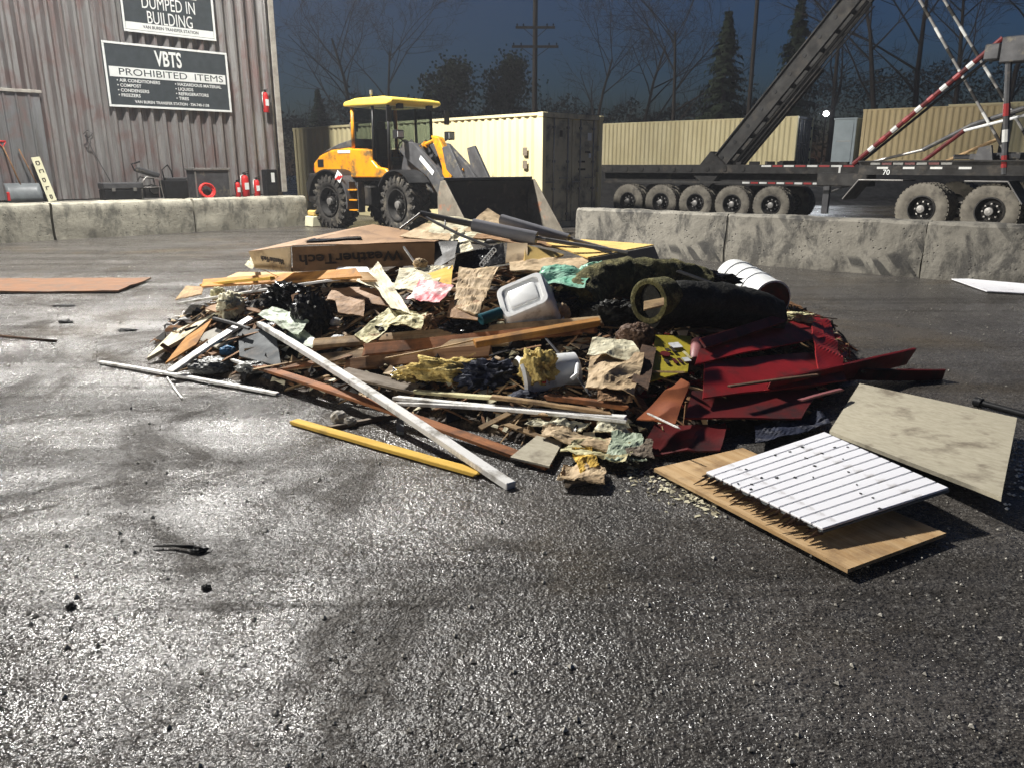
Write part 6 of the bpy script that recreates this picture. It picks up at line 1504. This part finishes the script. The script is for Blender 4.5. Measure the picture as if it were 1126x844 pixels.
# yellow printed pack
pk = [PM(714, 420, .10), PM(756, 410, .12), PM(760, 371, .14), PM(720, 370, .14)]
yb = sheet_at(pk, 0.01, M['yellowbag'], 'yellow_pack', 'yellow printed pack standing in front of black roll', 'pack', crumple=0.008, n=10)
x = ((pk[1] - pk[0]) + (pk[2] - pk[3])).normalized(); n_ = x.cross((pk[3] - pk[0]) + (pk[2] - pk[1])).normalized(); n_ = n_ if n_.dot(CAMP - pk[0]) > 0 else -n_; y = n_.cross(x)
YI = yb.matrix_world.inverted(); cc = sum(pk, Vector()) / 4
def ym(dx, dy, w_, h_, mat, nm_='print_mark'):
    b = MB(); b.box((0, 0, 0), (w_, h_, 0.006), YI @ basis(x, y, n_, cc + x * dx + y * dy + n_ * 0.022)); o = b.build(nm_, M[mat], yb)
for dx, dy, w_, h_, mt in ((-.03, -.10, .025, .06, 'maroon'), (.01, -.10, .02, .06, 'maroon'), (.06, -.095, .05, .05, 'plast_w'), (-.09, -.095, .025, .05, 'ink'), (.04, .05, .022, .07, 'ink'), (0.0, .05, .03, .035, 'ink'), (.09, .10, .08, .07, 'plast_w'), (.10, -.04, .02, .1, 'paper_y')): ym(dx, dy, w_, h_, mt)
b = MB(); b.lathe([(-.004, .035), (.004, .035), (.004, .018)], 16, YI @ basis(x, n_, y, cc + x * -.05 + y * 0 + n_ * 0.022)); b.build('print_roundel', M['maroon'], yb)
b = MB(); q0, q1 = PM(765, 398, .10), PM(768, 374, .16); b.tube([tuple(q0), tuple(q0.lerp(q1, .1)), tuple(q0.lerp(q1, .85)), tuple(q1)], [.046, .052, .052, .03], 16); o = b.build('pink_canister', M['pinkp'], smooth='auto'); tag(o, 'dull pink canister right of the yellow pack', 'canister', PG)
lump(PM(700, 372, 0.12), (0.13, 0.09, 0.10), 'charred', 'dark_wad', 'dark brown wad under the hollow roll end', 'wad', amp=0.25, freq=3)
# front flakes of delaminated sheet
fl_ = [([(590, 482), (680, 500), (672, 482), (596, 468)], 'card_l', 'top torn tan layer in the flaking stack at front'),
       ([(612, 500), (690, 512), (700, 492), (640, 484)], 'paper_y', 'yellowish torn layer under the top tan layer at front'),
       ([(610, 532), (665, 536), (668, 516), (620, 512)], 'card_l', 'lowest tan peel lying on the asphalt at front'),
       ([(664, 510), (712, 510), (706, 482), (672, 478)], 'palegreen', 'grey-green torn layer at right of the flaking stack'),
       ([(690, 505), (722, 508), (716, 488), (684, 488)], 'greyboard', 'dark curled layer at right end of the flaking stack'),
       ([(640, 520), (660, 512), (650, 494), (628, 496)], 'lumber_ye', 'small amber flake standing in the flaking stack'),
       ([(574, 470), (640, 476), (650, 466), (590, 460)], 'paper', 'whitish torn layer beneath the trim boards'),
       ([(650, 478), (700, 480), (690, 466), (656, 464)], 'paper', 'white torn scrap right under the trim board ends')]
for uv, mt, lb in fl_:
    sheet(uv, 0.006, mt, 'torn_layer', lb, 'torn sheet', clear=0.03 if 'lowest' in lb else 0.05, crumple=0.03, torn=0.12, n=14, freq=5)
sheet([(561, 503), (604, 513), (619, 486), (592, 478)], 0.012, 'particle', 'beige_board', 'small flat beige board on the asphalt at front', 'board', clear=0.035, fix=(), torn=0.0)
plank((625, 533), (668, 525), 0.03, 0.02, 'greyboard', 'grey_lath', 'short grey lath under the lowest tan peel', clear=0.02, fix=(0, 1))
sheet([(700, 500), (790, 496), (800, 470), (720, 468)], 0.01, 'maroon', 'wet_sheet', 'wet dark sheet between flaking stack and plywood', 'sheet', clear=0.04, crumple=0.02, n=14)
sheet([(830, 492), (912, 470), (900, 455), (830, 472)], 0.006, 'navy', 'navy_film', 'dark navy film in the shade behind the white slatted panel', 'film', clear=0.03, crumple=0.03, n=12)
# scraps on the asphalt by the plywood edge
rnd = random.Random(5); b = MB()
for i in range(170):
    u = rnd.uniform(690, 790); v = 520 + (u - 700) * 0.42 + rnd.gauss(0, 9)
    p = G(u, v, 0.004); L_ = rnd.uniform(.004, .022); w_ = rnd.uniform(.003, .014)
    T_ = Matrix.Translation(p) @ Matrix.Rotation(rnd.uniform(0, 6), 4, 'Z') @ Matrix.Rotation(rnd.uniform(-.5, .5), 4, 'X')
    b.add([(-L_, -w_, 0), (L_ * rnd.uniform(.4, 1), -w_ * rnd.uniform(0, 1), .001), (L_ * rnd.uniform(.2, 1), w_, .003), (-L_ * rnd.uniform(.2, 1), w_ * rnd.uniform(.3, 1), .001), (0, 0, -.004)], [(0, 1, 2, 3), (1, 0, 4), (2, 1, 4), (3, 2, 4), (0, 3, 4)], T_)
o = b.build('pale_crumbs', M['paper'], recentre=False); tag(o, 'pale crumbs and chips along the plywood edge', 'crumbs', kind='stuff')

# ---- flat panels at the right front
A_, B_, C_ = G(719, 516, 0.03), G(932, 628, 0.03), G(1040, 588, 0.03); D_ = A_ + (C_ - B_)
sheet_at([A_, B_, C_, D_], 0.018, M['ply'], 'plywood_sheet', 'big flat plywood panel under the white slatted panel', 'plywood', n=6, seed=2, crumple=0.002, freq=1)
pw = [G(776, 519, 0.085), G(905, 582, 0.10), G(1044, 537, 0.15), G(906, 475, 0.13)]
ws = empty('slatted_panel', (sum(pw, Vector()) / 4) - Vector((0, 0, .02)), 0, 'white slatted panel with a splintered edge lying on the plywood', 'panel', PG)
ex_ = ((pw[3] - pw[0]) + (pw[2] - pw[1])).normalized(); ey_ = (pw[1] - pw[0]); nz_ = ex_.cross(ey_).normalized(); nz_ = nz_ if nz_.z > 0 else -nz_
WI = Matrix.Translation(ws.location).inverted()
ns = 12
for k in range(ns):
    f0, f1 = (k + 0.05) / ns, (k + 0.95) / ns
    q = [pw[0].lerp(pw[1], f0), pw[3].lerp(pw[2], f0), pw[3].lerp(pw[2], f1), pw[0].lerp(pw[1], f1)]
    o = sheet_at([WI @ p for p in q], 0.012, M['whitep'], 'slat', None, n=2, seed=k, bevel=0.003); o.parent = ws
q = [p - nz_ * 0.012 for p in pw]
o = sheet_at([WI @ p for p in q], 0.008, M['plast_g'], 'backing', None, n=3, seed=1); o.parent = ws
b = MB(); rnd = random.Random(9)
for k in range(46):
    f = (k + rnd.random()) / 46; p = pw[0].lerp(pw[1], f) - nz_ * rnd.uniform(0.006, 0.03); d_ = -ex_ * rnd.uniform(0.02, 0.10) + Vector((0, 0, rnd.uniform(-.02, .01)))
    b.tube([tuple(WI @ p), tuple(WI @ (p + d_))], [0.009, 0.002], 4, caps=False)
b.build('splintered_edge', M['charred'], ws)
b = MB(); rnd = random.Random(14)
for k in range(22):
    fx_, fy_ = rnd.random(), rnd.random(); p = pw[0].lerp(pw[1], fx_).lerp(pw[3].lerp(pw[2], fx_), fy_) + nz_ * 0.009
    b.box(tuple(WI @ p), (rnd.uniform(.006, .02), rnd.uniform(.005, .014), .003), None, rnd.uniform(0, 3))
o = b.build('specks', M['rubber'], ws); o['kind'] = 'stuff'
pb = [G(912, 475, 0.05), G(1101, 549, 0.13), G(1118, 461, 0.12), G(945, 423, 0.10)]
sheet_at(pb, 0.022, M['particle'], 'particle_board', 'pale grey particle board propped right of the slatted panel', 'board', n=8, seed=6, crumple=0.003, freq=1.0)
sheet_at([G(1000, 497, .01), G(1050, 520, .01), G(1040, 470, .06), G(980, 455, .06)], 0.05, M['charred'], 'support_offcut', 'dark wood offcut under the propped particle board', 'wood', n=2, seed=8)
q0, q1 = G(1072, 441, .03), G(1180, 470, .03); b = MB(); b.tube([tuple(q0), tuple(q1)], 0.022, 10); b.tube([tuple(q0), tuple(q0.lerp(q1, .08))], 0.032, 10); o = b.build('black_pipe', M['black'], smooth='auto'); tag(o, 'thin black pipe on the ground past the particle board', 'pipe')

# ---- loose things around the yard
lp = [G(-50, 322, .02), G(130, 321, .02), G(166, 307, .03), G(-50, 308, .03)]
sheet_at(lp, 0.02, M['ply_wet'], 'wet_plywood', 'wet plywood sheet flat on the yard at the far left', 'plywood', n=10, seed=12, crumple=0.012, freq=1.2)
rp = [G(1040, 305, .02), G(1085, 321, .02), G(1160, 325, .02), G(1160, 316, .10)]
sheet_at(rp, 0.012, M['whitep'], 'white_sheet', 'white sheet on the ground at the foot of the right barrier', 'sheet', n=6, seed=13, crumple=0.006, freq=1)
for (u, v, a, c_, h_, lb) in ((219, 604, .035, .02, .015, 'black rubber scrap on bright asphalt at the lower left'), (78, 665, .018, .015, .012, 'small black clod near the left edge'), (227, 645, .018, .013, .012, 'small dark clod below the rubber scrap'),
                              (70, 336, .12, .04, .015, 'dark flat scrap beside the wet plywood'), (72, 354, .07, .03, .02, 'second dark scrap nearer than the wet plywood'), (140, 363, .09, .03, .015, 'dark twisted scrap left of the foam slab')):
    lump(G(u, v, h_ * .6), (a, c_, h_), 'rubber', 'rubber_scrap', lb, 'scrap', amp=0.45, freq=3, sub=3, group='dark scraps on the yard')
b = MB(); b.tube([tuple(G(168, 600, .012)), tuple(G(190, 599, .014)), tuple(G(212, 601, .02))], [.004, .006, .01], 5); o = b.build('rubber_strip', M['rubber'], smooth=True); tag(o, 'thin dark strip trailing from the rubber scrap', 'strip')
b = MB(); b.tube([tuple(G(0, 369, .012)), tuple(G(30, 372, .012)), tuple(G(62, 375, .012))], .012, 5); o = b.build('dark_stick', M['charred'], smooth=True); tag(o, 'thin dark stick on the ground at the left edge', 'stick')
# gravel and grit
rnd = random.Random(21); b = MB()
oc = [(1,0,0),(-1,0,0),(0,1,0),(0,-1,0),(0,0,1),(0,0,-1)]; of = [(0,2,4),(2,1,4),(1,3,4),(3,0,4),(2,0,5),(1,2,5),(3,1,5),(0,3,5)]
for i in range(5200):
    y = 1.6 + 12 * rnd.random() ** 1.7; x = rnd.uniform(-.78, .78) * (y + .5)
    if mound(x, y) > 0: continue
    if noise.noise(Vector((x * .9, y * .9, 0))) + rnd.uniform(-.4, .4) < -0.05: continue
    s_ = rnd.choice((.003, .004, .005, .007, .011)) * rnd.uniform(.7, 1.3); r_ = rnd.uniform(0, 6)
    b.add([(p[0] * s_ * rnd.uniform(.6, 1.2), p[1] * s_ * rnd.uniform(.6, 1.2), p[2] * s_ * .7) for p in oc], of, Matrix.Translation((x, y, s_ * .4)) @ Matrix.Rotation(r_, 4, 'Z'))
o = b.build('gravel', M['stone'], recentre=False); tag(o, 'fine pale gravel scattered over the wet yard', 'gravel', kind='stuff')
rnd = random.Random(22); b = MB()
for i in range(150):
    u = rnd.uniform(1075, 1126); v = rnd.uniform(470, 560)
    if u < 1118 - (v - 461) * .19 + 4: continue
    p = G(u, v, .006); s_ = rnd.uniform(.006, .014); b.add([(q[0] * s_, q[1] * s_, q[2] * s_ * .7) for q in oc], of, Matrix.Translation(p) @ Matrix.Rotation(rnd.uniform(0, 6), 4, 'Z'))
o = b.build('gravel', M['plast_w'], recentre=False); tag(o, 'patch of bright pebbles right of the particle board', 'gravel', kind='stuff')

# ---- evening air: thin even haze round the whole yard
HAZE = 0.0010
m = bpy.data.materials.new('haze_air'); m.use_nodes = True; nt = m.node_tree
nt.nodes.remove(nt.nodes['Principled BSDF'])
pv = nt.nodes.new('ShaderNodeVolumePrincipled'); pv.inputs['Color'].default_value = (0.9, 0.93, 1.0, 1); pv.inputs['Density'].default_value = HAZE; pv.inputs['Anisotropy'].default_value = 0.3
nt.links.new(pv.outputs['Volume'], nt.nodes['Material Output'].inputs['Volume'])
o = MB().box((5, 50, 14.0), (270, 200, 30)).build('haze', m); tag(o, 'thin grey evening haze filling the air over the yard', 'haze', kind='stuff')
